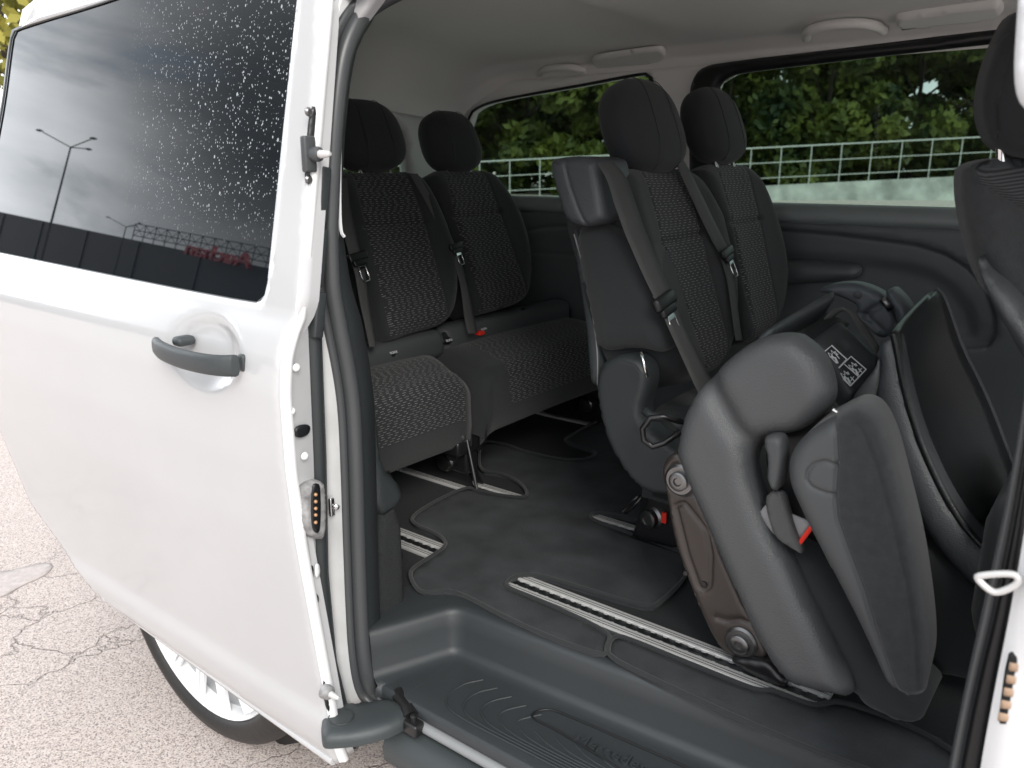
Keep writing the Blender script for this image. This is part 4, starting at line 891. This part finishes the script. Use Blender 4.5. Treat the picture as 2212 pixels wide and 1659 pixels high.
yB = [B3.w(*B3.hit(*p)) for p in full([(1500, 300), (1500, 1150)], 'e')]
# third backrest of the bench (mostly hidden by the middle row)
o_ = np.array([(2.46, .0), (2.70, .0), (2.72, .3), (2.68, .5), (2.60, .53), (2.50, .53), (2.44, .4)]); 
# cushions
def cushion(par, name, corners, z, zf, drop, panel=None, lean=.03, m0='fabric', mp='dash'):
    """corners: back-left, back-right, front-right, front-left in plan; front rolls down by `drop`"""
    bl_, br_, fr2, fl_ = map(np.array, corners); rows = []; nu = 22; prof = []
    for t in np.linspace(0, 1, 16): prof.append((t, z+.012*math.sin(t*math.pi)+(zf-z)*t, 0))
    for a in np.linspace(.15, 1, 9)*math.pi/2: prof.append((1, zf-.055*(1-math.cos(a)), .055*math.sin(a)))
    prof.append((1, zf-.055-(drop-.055)*.5, .058)); prof.append((1, zf-drop+.02, .045)); prof.append((1, zf-drop, .025))
    for t, zz, f in prof:
        row = []
        A = bl_+(fl_-bl_)*t; B = br_+(fr2-br_)*t; dirn = (fl_-bl_)/np.linalg.norm(fl_-bl_)
        A = A+dirn*f; B = B+dirn*f
        for u in np.linspace(0, 1, nu):
            e = min(u, 1-u)/.09; dz = -.030*(1-min(e, 1))**2; dz2 = .008*math.sin(u*math.pi)
            p = A+(B-A)*u; row.append((p[0], p[1], zz+dz+dz2*(1 if f == 0 else .5)))
        # side skirts
        row = [(A[0], A[1], zf-drop)]+row+[(B[0], B[1], zf-drop)]
        rows.append(row)
    R = np.array(rows); a, b = R.shape[:2]; F = []; mi = []
    for i in range(a-1):
        for j in range(b-1):
            F.append((i*b+j, i*b+j+1, (i+1)*b+j+1, (i+1)*b+j)); uu = (j+.5)/(b-1)
            mi.append(1 if (panel and panel[0] < uu < panel[1] and panel[2] < i < a-3) else 0)
    wv = np.linalg.norm(br_-bl_); cu = np.r_[0, np.cumsum(np.linalg.norm(np.diff(R[:, b//2], axis=0), axis=1))]
    uv = [(j/(b-1)*wv, cu[i]) for i in range(a) for j in range(b)]
    return obj(name, R.reshape(-1, 3), F, [M[m0], M[mp]], par, True, mi, uv)
def zp(x, y, z): p = ZP(z); return p.w(*p.hit(x, y))[:2]
# near seat cushion
cushion(s3, 'cushion', [(-1.80, 1.22), (-1.80, 1.86), np.array(zp(1000, 812, .385))+np.array([-.05, .03]), np.array(zp(1000, 812, .385))+np.array([-.05, -.56])], .42, .395, .245, (.10, .93, 5))
cushion(s3b, 'cushion', [(-1.82, 1.87), (-1.82, 2.66), (-1.585, 2.66), (-1.585, 1.835)], .425, .40, .22, (.17, .80, 4))
MB().box((-1.74, 1.58, .19), (.16, .46, .06), bev=.02).build('cushion_base', M['trim'], s3); MB().box((-1.72, 2.26, .185), (.20, .70, .08), bev=.02).build('cushion_base', M['trim'], s3b)
MB().box((-1.80, 1.60, .44), (.10, .60, .10), bev=.035).build('lower_bolster', M['leather'], s3, auto=1); MB().box((-1.80, 2.26, .445), (.10, .74, .10), bev=.035).build('lower_bolster', M['leather'], s3b, auto=1)
# child-seat anchor covers
for (x, y, par) in ((845, 748, s3), (965, 722, s3), (1040, 698, s3b), (1135, 668, s3b)):
    pl = Plane((-1.748, 0, .44), (0, 1, 0), (-.5, 0, 1)); u, v = pl.hit(x, y+8); cc = pl.w(u, v, .004)
    a_ = pillow('anchor_cover', np.array([(u+.026*math.cos(t), v+.022*math.sin(t)) for t in np.linspace(0, 6.28, 18)[:-1]]), pl, M['black'], par, thick=.006, w=.006, h=.004, res=.006)
    text('anchor_lettering', 'ISOFIX', .0105, M['white'], a_, frame(pl.w(u-.017, v-.014, .0085), pl.U, pl.V), .0003)
# belts of the back row
BB = Plane(B3.O+B3.N*.055, B3.U, B3.V)
def belt(par, pl, ctr, wid, z=None, lift=None, name='seat_belt'):
    c = full(ctr, z); prs = [((x-w_/2, y+w_*.05), (x+w_/2, y-w_*.05)) for (x, y), w_ in zip(c, wid)]
    return ribbon(name, prs, pl, M['belt'], par, h=.004, lift=lift)
belt(s3, BB, [(100, 290), (110, 480), (150, 680), (200, 880), (235, 1000), (262, 1200), (300, 1400), (330, 1560)], [22, 24, 25, 25, 22, 20, 16, 14], 'e')
buckle_tongue(s3, BB, full([(205, 890)], 'e')[0], .12, 1.0, .012)
belt(s3b, BB, [(640, 260), (740, 430), (830, 600), (900, 740), (940, 830), (990, 980), (1030, 1150), (1060, 1350), (1085, 1460)], [16, 17, 17, 17, 15, 14, 16, 22, 20], 'e')
buckle_tongue(s3b, BB, full([(945, 810)], 'e')[0], .12, .85, .012)
for (x, y, par) in ((1037, 719, s3b), (1196, 661, s3b)):
    pl = ZP(.455); p = pl.w(*pl.hit(x, y)); MB().box(p, (.022, .028, .014), bev=.003).build('buckle_button', M['red'], par)
for (y0, par) in ((1.81, s3), (1.41, s3), (2.63, s3b)):
    lg = MB()
    for dy in (0, .045): lg.add([(-1.90, y0+dy, .010), (-1.57, y0+dy, .010), (-1.60, y0+dy, .06), (-1.64, y0+dy, .19), (-1.84, y0+dy, .20), (-1.90, y0+dy+.006, .010), (-1.57, y0+dy+.006, .010), (-1.60, y0+dy+.006, .06), (-1.64, y0+dy+.006, .19), (-1.84, y0+dy+.006, .20)], [(0, 1, 2, 3, 4), (9, 8, 7, 6, 5), (0, 5, 6, 1), (1, 6, 7, 2), (2, 7, 8, 3), (3, 8, 9, 4), (4, 9, 5, 0)])
    lg.box((-1.655, y0+.02, .10), (.13, .06, .10), bev=.012).box((-1.68, y0+.0, .15), (.20, .12, .05), bev=.01).tube([(-1.62, y0-.05, .13), (-1.62, y0+.08, .13)], .024, 14)
    lgo = lg.build('leg', M['blackmetal'], par, auto=.6); MB().tube([(-1.585, y0-.012, .175), (-1.545, y0-.012, .012)], .0055, 8).build('leg_brace', M['bolt'], lgo, auto=1)
    MB().lathe((-1.665, y0-.03, .085), (0, -1, 0), [(.032, -.03), (.032, -.005), (.026, 0), (.026, .010), (.014, .012)], 20).build('leg_bolt', M['bolt'], lgo, auto=.7)
    MB().tube([(-1.60, y0-.03, .16), (-1.58, y0-.035, .19), (-1.60, y0-.03, .20)], .010, 8).build('release_lever', M['trim'], lgo, auto=2)

# ---- second row: bench with two backrests
B2 = seat_plane(-.84, .46, -1.05, 1.0)
s2 = thing('middle_row_bench', 'black fabric double bench of the middle row with belts across both backrests', 'car seat')
Ao = full([(660, 870), (720, 840), (800, 828), (1110, 828), (1180, 850), (1240, 900), (1320, 1020), (1420, 1200)], 'f')+full([(840, 850), (885, 1020), (897, 1200), (895, 1340), (860, 1440), (770, 1500), (650, 1480), (560, 1330), (500, 1150), (440, 900), (385, 700)], 'g')
backrest(s2, B2, Ao, full([(800, 852), (1110, 850), (1245, 1350)], 'f')+full([(860, 1405), (762, 1470)], 'g')+full([(945, 1415)], 'f'), full([(940, 1422), (1080, 1395), (1248, 1350)], 'f'), thick=.13)
Bo = full([(745, 590), (770, 560), (810, 548), (920, 548), (960, 575), (1005, 640), (1062, 780), (1108, 950), (1120, 1100), (1112, 1230), (1060, 1300), (960, 1350), (925, 1300), (905, 1100), (850, 850), (790, 700)], 'g')
backrest(s2, B2, Bo, full([(800, 568), (922, 560), (985, 808), (1080, 1262), (965, 1338), (872, 828)], 'g'), full([(870, 828), (930, 818), (988, 806)], 'g'), thick=.13)
h1 = headrest(s2, B2.w(*B2.hit(1368, 287), .03), B2.U, B2.V, B2.N, (.315, .24, .13), tp=.13); headrest(s2, B2.w(*B2.hit(1522, 283), .03), B2.U, B2.V, B2.N, (.29, .225, .12), tp=.13)
# near side of the bench: side cloth, rear shell with piping, belt retractor box
SPL = YP(1.66)
sd1 = SPL.px([(1243, 480), (1330, 480), (1400, 560), (1450, 740), (1440, 765), (1380, 748), (1296, 762), (1285, 700), (1262, 590)])
pillow('side_bolster', smooth_closed(sd1, 2), SPL, M['fabric'], s2, thick=.12, w=.05, h=.035, res=.012)
shl = SPL.px([(1232, 480), (1250, 520), (1272, 620), (1286, 700), (1293, 760), (1290, 835), (1272, 832), (1268, 780), (1262, 700), (1240, 560)])
pillow('rear_shell', smooth_closed(shl, 2), YP(1.67), M['trim_soft'], s2, thick=.4, w=.008, h=.006, res=.01)
MB().tube([SPL.w(*SPL.hit(x, y), .012) for x, y in smooth_open(np.array([(1246, 505), (1262, 560), (1280, 640), (1292, 720), (1297, 770), (1296, 830)]), 2)], .0018, 6).build('piping', M['label'], s2)
RB = YP(1.60)
rb = RB.px([(1190, 352), (1200, 342), (1258, 336), (1290, 342), (1298, 352), (1314, 465), (1312, 474), (1278, 491), (1240, 486), (1224, 470), (1205, 410)])
rbo = pillow('belt_retractor', smooth_closed(rb, 2), RB, M['leatherblue'], s2, thick=.12, w=.022, h=.020, res=.008, creases=[(RB.px([(1226, 340), (1240, 400), (1258, 450), (1277, 491)]), .003, .006)])
FB = Plane(B2.O+B2.N*.06, B2.U, B2.V)
belt(s2, FB, [(590, 800), (690, 900), (760, 1100), (830, 1300), (900, 1480), (960, 1640), (1045, 1850)], [34, 42, 44, 44, 43, 42, 40], 'f', [.02, .016, .012, .012, .014, .018, .024])
belt(s2, FB, [(590, 1130), (612, 1190), (640, 1280), (690, 1420), (745, 1570), (800, 1680)], [38, 36, 36, 38, 41, 42], 'g', [.018, .024, .03, .04, .05, .055])
buckle_tongue(s2, FB, full([(588, 1160)], 'g')[0], .18, 1.25, .028)
belt(s2, FB, [(1190, 760), (1240, 860), (1330, 1050), (1420, 1240), (1500, 1400), (1535, 1450)], [18, 22, 24, 25, 25, 24], 'f')
belt(s2, FB, [(893, 960), (920, 1060), (935, 1180), (955, 1320)], [16, 14, 14, 14], 'g')
buckle_tongue(s2, FB, full([(888, 938)], 'g')[0], .2, .95, .014)
# seat base: recliner cover ("kidney"), handle, bracket
KP = YP(1.62)
kd = KP.px([(1290, 840), (1296, 795), (1318, 772), (1345, 764), (1375, 768), (1398, 790), (1404, 820), (1398, 850), (1388, 880), (1390, 905), (1410, 930), (1440, 950), (1475, 975), (1500, 1020), (1490, 1060), (1440, 1070), (1400, 1062), (1362, 1030), (1330, 980), (1305, 920)])
pillow('recliner_cover', smooth_closed(kd, 2), KP, M['trim'], s2, thick=.05, w=.014, h=.016, res=.009, creases=[(KP.px([(1350, 778), (1378, 785), (1392, 805)]), .002, .001)])
cushion(s2, 'cushion', [(-.90, 1.68), (-.90, 2.56), (-.52, 2.56), (-.52, 1.68)], .42, .40, .20, (.1, .9, 5))
MB().box((-.72, 2.1, .22), (.34, .84, .06), bev=.02).build('cushion_base', M['trim'], s2)
HPn = YP(1.56)
MB().tube([HPn.w(*HPn.hit(x, y), h_) for x, y, h_ in [(1475, 912, 0), (1445, 893, .03), (1424, 893, .04), (1409, 915, .045), (1412, 940, .045), (1428, 955, .04), (1448, 950, .03), (1480, 925, 0)]], .0068, 8).build('fold_handle', M['blackmetal'], s2, auto=2)
MB().tube([HPn.w(*HPn.hit(x, y)) for x, y in [(1392, 886), (1410, 900), (1450, 905), (1475, 925)]], .011, 8).build('fold_lever', M['trim'], s2, auto=2)
MB().tube([HPn.w(*HPn.hit(x, y)) for x, y in [(1385, 760), (1392, 790), (1398, 815)]], .004, 8).build('recliner_rod', M['chrome'], s2, auto=2)
BK = YP(1.79)
bk = pillow('leg', smooth_closed(BK.px([(1368, 1150), (1395, 1075), (1410, 1062), (1470, 1060), (1478, 1120), (1470, 1180), (1460, 1184), (1366, 1160)]), 1), BK, M['blackmetal'], s2, thick=.05, w=.01, h=.006, res=.01)
MB().lathe(BK.w(*BK.hit(1411, 1117), .005), (-.2, -1, 0), [(.032, -.03), (.032, .0), (.024, .004), (.024, .020), (.017, .022), (.017, .018)], 22).build('leg_bolt', M['bolt'], bk, auto=.7)
MB().tube([BK.w(*BK.hit(x, y), .02) for x, y in [(1395, 1068), (1375, 1090), (1358, 1102), (1352, 1098), (1372, 1078), (1388, 1066)]], .005, 8).build('release_loop', M['blackmetal'], bk, auto=2)
MB().box(BK.w(*BK.hit(1441, 1114), .015), (.014, .01, .03), bev=.002).build('release_flag', M['red'], bk)
lg = MB().box((-.62, 2.62, .09), (.5, .015, .16)).box((-1.0, 2.62, .08), (.10, .03, .12), bev=.01); lg.build('leg', M['blackmetal'], s2)

# ---- folded near seat of the middle row, tipped forward
f1 = thing('folded_single_seat', 'near middle row seat folded flat and tipped forward on its brown metal stand', 'car seat')
SH = Plane((-.45, 1.37, .4), (1, .0, 0), (0, .06, 1))
C = 'c'
sh = [(130, 640), (128, 600), (150, 500), (190, 430), (240, 370), (330, 290), (400, 252), (440, 242), (480, 240), (520, 246), (535, 258), (570, 284), (598, 320), (618, 366), (630, 420), (626, 460), (606, 492), (575, 520), (545, 545), (510, 560), (470, 566), (430, 570), (395, 585), (375, 610), (368, 650), (375, 700), (395, 760), (415, 820), (440, 880), (490, 965), (560, 1110), (640, 1260), (715, 1420), (650, 1415), (560, 1395), (480, 1370), (400, 1250), (320, 1080), (230, 870), (160, 720)]
cr_ = [SH.px([(235, 375), (275, 450), (320, 530), (372, 600)], C)]
pillow('cushion_shell', smooth_closed(SH.px(sh, C), 2), SH, M['leather'], f1, thick=.03, w=.04, h=.036, res=.009, creases=[(cr_[0], .020, .018)])
cb_ = [(470, 900), (560, 940), (610, 985), (720, 1180), (830, 1360), (880, 1430), (925, 1470), (930, 1495), (890, 1508), (850, 1500), (720, 1440), (640, 1300), (540, 1100)]
CBp = Plane((-.45, 1.42, .4), (1, 0, 0), (0, .06, 1))
pillow('cushion_fabric', smooth_closed(CBp.px(cb_, C), 2), CBp, M['fabric'], f1, thick=.16, w=.05, h=.04, res=.01)
inn = [(420, 560), (520, 560), (600, 500), (700, 560), (760, 760), (820, 1000), (700, 1000), (560, 960), (470, 900), (400, 760), (380, 640)]
pillow('hinge_recess', smooth_closed(CBp.px(inn, C), 2), Plane((-.45, 1.46, .4), (1, 0, 0), (0, .06, 1)), M['black'], f1, thick=.06, w=.02, h=.01, res=.015)
BKp = Plane((-.32, 1.315, .35), (1, .10, 0), (0, .05, 1))
bk_o = [(488, 690), (488, 655), (505, 610), (540, 570), (585, 535), (640, 508), (680, 488), (705, 483), (745, 495), (775, 530), (800, 580), (825, 660), (860, 800), (900, 960), (930, 1150), (945, 1300), (942, 1385), (925, 1415), (890, 1420), (855, 1408), (815, 1385), (785, 1330), (740, 1225), (650, 1050), (560, 880), (512, 780), (492, 730)]
line_ = [(640, 500), (652, 560), (656, 640), (648, 760), (655, 830), (690, 930), (740, 1060), (790, 1230), (830, 1350), (852, 1408)]
reg = line_+[(890, 1440), (1000, 1440), (1000, 480), (700, 460)]
edge = [(700, 500), (745, 560), (790, 680), (835, 850), (880, 1050), (905, 1220), (912, 1400)]
cap = [(655, 658), (618, 643), (580, 652), (558, 678), (556, 705), (575, 728), (610, 743), (648, 752)]
bo = pillow('backrest', smooth_closed(BKp.px(bk_o, C), 2), BKp, [M['greyshell'], M['fabric_grey']], f1, thick=.13, w=.03, h=.028, res=.008, creases=[(BKp.px(line_, C), .003, .006), (BKp.px(cap, C), .0024, .005), (BKp.px(edge, C), .004, .006)], regions=[(BKp.px(reg, C), 1)], rim=1)
# buckle stalk with a sewn label
LBp = YP(1.345)
pillow('buckle_cover', smooth_closed(LBp.px([(405, 575), (440, 566), (462, 572), (475, 600), (476, 650), (470, 700), (458, 748), (440, 756), (424, 740), (415, 700), (420, 650), (410, 610)], C), 2), LBp, M['greyshell'], f1, thick=.02, w=.010, h=.014, res=.006)
pillow('buckle_strap', smooth_closed(LBp.px([(414, 760), (470, 752), (482, 800), (505, 880), (540, 965), (500, 945), (440, 905), (422, 850), (410, 800)], C), 1), LBp, M['belt'], f1, thick=.01, w=.006, h=.008, res=.006)
LB2 = YP(1.352)
pillow('strap_label', np.array(LB2.px([(385, 832), (412, 795), (565, 858), (518, 935), (440, 900)], C)), LB2, M['label'], f1, thick=.002, w=.002, h=.001, res=.01)
MB().tube([LB2.w(*LB2.hit(*p), .004) for p in full([(565, 866), (540, 900), (516, 932)], C)], .0042, 6).build('label_edge', M['red'], f1)
# metal stand
STp = YP(1.43)
stn = [(74, 700), (78, 662), (100, 634), (126, 625), (150, 660), (175, 720), (232, 870), (320, 1080), (400, 1240), (420, 1290), (400, 1302), (330, 1304), (280, 1285), (245, 1240), (205, 1160), (150, 1020), (110, 900), (92, 780)]
pk = [(120, 800), (150, 790), (222, 880), (236, 960), (232, 1060), (215, 1076), (198, 1066), (160, 960)]
so1 = pillow('seat_stand', smooth_closed(STp.px(stn, C), 2), STp, M['brownmetal'], f1, thick=.03, w=.008, h=.007, res=.007, creases=[(STp.px(pk+pk[:1], C), .004, .006), (STp.px([(95, 700), (112, 665), (150, 655)], C), .003, .004), (STp.px([(100, 735), (130, 760), (180, 765)], C), .004, .006), (STp.px([(255, 1165), (290, 1175), (330, 1170), (380, 1190)], C), .004, .006)])
for x, y in ((138, 715), (335, 1243)):
    xx, yy = full([(x, y)], C)[0]; p = STp.w(*STp.hit(xx, yy), .006)
    MB().lathe(p, (0, -1, 0), [(.034, -.006), (.034, .004), (.029, .008), (.020, .008), (.020, .016), (.017, .018), (.009, .018), (.007, .014)], 28).build('stand_bolt', M['bolt'], so1, auto=.6)
for x, y in ((155, 1018), (215, 1052)):
    xx, yy = full([(x, y)], C)[0]; MB().lathe(STp.w(*STp.hit(xx, yy), .006), (0, -1, 0), [(.006, 0), (.005, .004)], 10).build('rivet', M['blackmetal'], so1, auto=.7)
pillow('rail_foot', smooth_closed(YP(1.41).px([(290, 1300), (330, 1298), (420, 1310), (450, 1340), (490, 1392), (440, 1392), (330, 1335)], C), 1), YP(1.41), M['blackmetal'], f1, thick=.04, w=.008, h=.006, res=.008)
# metal pin next to the shell
MB().tube([STp.w(*STp.hit(*p), .06) for p in full([(665, 462), (690, 482)], C)], .004, 8).build('hinge_pin', M['chrome'], f1, auto=1)

# ---- folded seat beyond it (underside with pictograms) 
f2 = thing('folded_double_seat', 'tipped forward seat with white pictograms on its dark underside, behind the near folded seat', 'car seat')
D = 'd'
UP = Plane((-.47, 1.70, .60), (.774, .633, 0), (-.443, .542, .71))
pillow('seat_underside', np.array(UP.px([(380, 600), (660, 405), (985, 705), (960, 840), (760, 1060), (690, 960), (600, 760), (520, 650)], D)), UP, M['trim'], f2, thick=.05, w=.006, h=.004, res=.012, creases=[(UP.px([(680, 615), (695, 630)], D), .007, .006)])
# pictogram frames
PU = Plane(UP.O+UP.N*.0075, UP.U, UP.V)
def picto(pts, closed, r=.0016):
    MB().tube([PU.w(*PU.hit(*p)) for p in full(pts, D)], r, 4, closed=closed).build('pictogram', M['white'], f2)
picto([(535, 660), (595, 610), (718, 722), (655, 795)], False); picto([(655, 795), (755, 700), (880, 808), (750, 945), (655, 795)][:4], False); picto([(690, 885), (750, 945)], False); picto([(700, 765), (815, 868)], False, .001)
random.seed(3)
for (cx, cy) in ((610, 690), (780, 790), (715, 860)):
    picto([(cx-45, cy-20), (cx-10, cy-5), (cx-25, cy+20)], True, .0011); picto([(cx-20, cy-40), (cx-10, cy-10), (cx+5, cy-20)], True, .0011)
    picto([(cx-20, cy+5), (cx, cy+22), (cx+12, cy+22), (cx+32, cy+62), (cx+38, cy+62)], False, .0022); picto([(cx+5, cy-28), (cx+15, cy-8), (cx+25, cy-12), (cx+12, cy-32)], True, .001); picto([(cx-20, cy+18), (cx+25, cy+68)], False, .001)
    if cx > 650: picto([(cx+35, cy+10), (cx+65, cy+42)], False, .0011); picto([(cx+62, cy+8), (cx+38, cy+44)], False, .0011)
    else: picto([(cx+20, cy-5), (cx+50, cy+30)], False, .0011); picto([(cx+20, cy-5), (cx+38, cy-8)], False, .0011)
# beam along the top, dark pocket, strap
BM_ = Plane(UP.O-UP.N*.0, UP.U, UP.V)
pillow('cross_beam', smooth_closed(BM_.px([(-20, 545), (60, 470), (560, 175), (610, 172), (622, 205), (600, 260), (330, 420), (170, 505), (60, 560)], D), 1), BM_, M['trim_soft'], f2, thick=.05, w=.02, h=.02, res=.009)
pillow('pocket', np.array(BM_.px([(60, 560), (340, 420), (620, 210), (840, 290), (760, 360), (980, 700), (700, 500), (440, 590), (300, 700)], D)), Plane(UP.O-UP.N*.06, UP.U, UP.V), M['fabric'], f2, thick=.03, w=.01, h=.0, res=.02)
ribbon('pocket_strap', [tuple(full([a, b], D)) for a, b in [((530, 392), (600, 385)), ((570, 355), (660, 365)), ((660, 352), (700, 405)), ((760, 395), (745, 480)), ((860, 500), (830, 575)), ((985, 640), (960, 690))]], PU, M['belt'], f2, h=.015, lift=[.0, .02, .028, .025, .015, .0])
# curved side cover on the far side
ARp = YP(2.02)
ar = [(462, 160), (520, 125), (600, 98), (700, 88), (800, 95), (900, 125), (980, 165), (1035, 205), (1060, 250), (1095, 290), (1135, 380), (1140, 460), (1060, 540), (990, 555), (900, 470), (820, 420), (770, 350), (835, 290), (720, 225), (620, 190), (540, 172)]
grv = [ARp.px([(830, 350), (880, 355), (930, 310), (1010, 275)], D), ARp.px([(885, 360), (1020, 490), (1025, 520), (990, 550)], D)]
pillow('side_cover', smooth_closed(ARp.px(ar, D), 2), ARp, M['cover'], f2, thick=.05, w=.012, h=.012, res=.009, creases=[(grv[0], .006, .012), (grv[1], .006, .012)], rim=0)
MB().lathe(ARp.w(*ARp.hit(*full([(822, 183)], D)[0]), .011), (0, -1, 0), [(.010, 0), (.010, .003), (.008, .004)], 18).build('screw_cap', M['trim_soft'], f2, auto=.7)
ar2 = [(1040, 170), (1060, 145), (1095, 130), (1160, 190), (1225, 270), (1262, 350), (1240, 450), (1140, 455), (1125, 350), (1060, 240)]
pillow('side_cover_flap', smooth_closed(YP(1.99).px(ar2, D), 2), YP(1.99), M['cover'], f2, thick=.05, w=.02, h=.018, res=.009)
MB().tube([YP(1.98).w(*YP(1.98).hit(*p)) for p in full([(1010, 220), (1050, 260), (1090, 310)], D)], .009, 10).build('hinge_tube', M['bolt'], f2, auto=2)
# backboard: leather edge strip, plain cloth side and the dark hollow board behind
WG = YP(1.60)
Ls = [(800, 262), (783, 275), (778, 300), (785, 350), (768, 400), (764, 470), (790, 560), (850, 740), (935, 890), (1040, 1020), (1130, 1090)]
Rs = [(830, 238), (845, 300), (862, 400), (895, 520), (930, 620), (985, 740), (1050, 850), (1120, 930), (1200, 990)]
wing = Ls+Rs[::-1]
pillow('backboard_edge', smooth_closed(WG.px(wing, C), 2), WG, M['leatherblue'], f2, thick=.06, w=.035, h=.020, res=.009)
cs = [(730, 520), (765, 500), (795, 570), (850, 740), (935, 890), (1040, 1020), (1140, 1100), (1200, 1400), (1040, 1360), (950, 1340), (935, 1200), (900, 980), (840, 760), (780, 600)]
pillow('backboard_side', smooth_closed(YP(1.62).px(cs, C), 2), YP(1.62), M['fabric'], f2, thick=.3, w=.05, h=.03, res=.012)
A = smooth_open(np.array([WG.px([p], C)[0] for p in Rs]), 2)
T2 = YP(2.02); Bc = [(962, 98), (985, 120), (1002, 160), (1050, 300), (1120, 430), (1190, 610), (1240, 760), (1290, 860), (1330, 930)]
Bq = smooth_open(np.array([T2.px([p], C)[0] for p in Bc]), 2); rows = []
for t in np.linspace(0, 1, 14): rows.append([WG.w(*a, .01)*(1-t)+T2.w(*b)*t-np.array([.05*math.sin(math.pi*t)*min(1, i/12), 0, 0]) for i, (a, b) in enumerate(zip(A, Bq))])
loft('backboard', rows, M['hollow'], f2, solid=.012)
MB().tube([T2.w(*b, .0) for b in Bq], .009, 8).build('backboard_rim', M['leatherblue'], f2, auto=2)
pillow('strut_panel', smooth_closed(YP(1.58).px([(985, 700), (960, 800), (870, 900), (760, 1050), (780, 1110), (860, 1160), (930, 1110), (985, 900)], D), 1), YP(1.58), M['greyshell'], f2, thick=.02, w=.01, h=.006, res=.01)

# ---- front passenger seat at the right edge
fs = thing('front_seat', 'front seat with ribbed fabric back and chrome headrest posts at the right edge', 'car seat')
FS = Plane((-.22, 1.55, 1.0), (.80, .60, 0), (0, .0, 1))
h_ = [(2172, 60), (2195, 20), (2260, 5), (2420, 5), (2440, 330), (2300, 345), (2212, 343), (2165, 325), (2140, 300), (2124, 250), (2126, 190), (2145, 120)]
FH = Plane((-.22, 1.53, 1.0), (.90, .43, 0), (0, 0, 1))
pillow('headrest', smooth_closed(FH.px(h_), 2), FH, M['hrfabric'], fs, thick=.05, w=.05, h=.03, res=.01)
pillow('headrest_side', smooth_closed(FH.px([(2165, 75), (2200, 60), (2180, 150), (2150, 250), (2160, 300), (2138, 300), (2123, 250), (2125, 190), (2145, 120)]), 1), Plane(FH.O+FH.N*.012, FH.U, FH.V), M['hrfabric'], fs, thick=.04, w=.02, h=.014, res=.01)
for x in (2172, 2250): MB().tube([FH.w(*FH.hit(x, y), -.02) for y in (318, 375)], .0075, 10).build('headrest_post', M['chrome'], fs, auto=1)
b_ = [(2086, 372), (2095, 358), (2130, 345), (2180, 340), (2600, 330), (2600, 1000), (2300, 800), (2212, 700), (2165, 650), (2128, 600), (2104, 520), (2088, 440)]
def fsrel(u, v): return u*0
pillow('backrest', smooth_closed(FS.px(b_), 2), FS, [M['fabric_grey'], M['rib']], fs, thick=.04, w=.03, h=.018, res=.012, regions=[(FS.px([(2095, 350), (2600, 300), (2600, 640), (2330, 530), (2212, 455), (2110, 395)]), 1)], creases=[(FS.px([(2108, 392), (2212, 455), (2330, 530)]), .004, .005)])
pillow('shell', smooth_closed(YP(1.50).px([(2111, 546), (2130, 584), (2161, 609), (2193, 646), (2212, 676), (2330, 800), (2330, 960), (2205, 764), (2180, 716), (2142, 654), (2114, 588)]), 1), YP(1.50), M['leatherblue'], fs, thick=.10, w=.03, h=.03, res=.012)
MB().box((.05, 1.75, .3), (.40, .48, .30), bev=.06).build('cushion', M['fabric'], fs, auto=1)
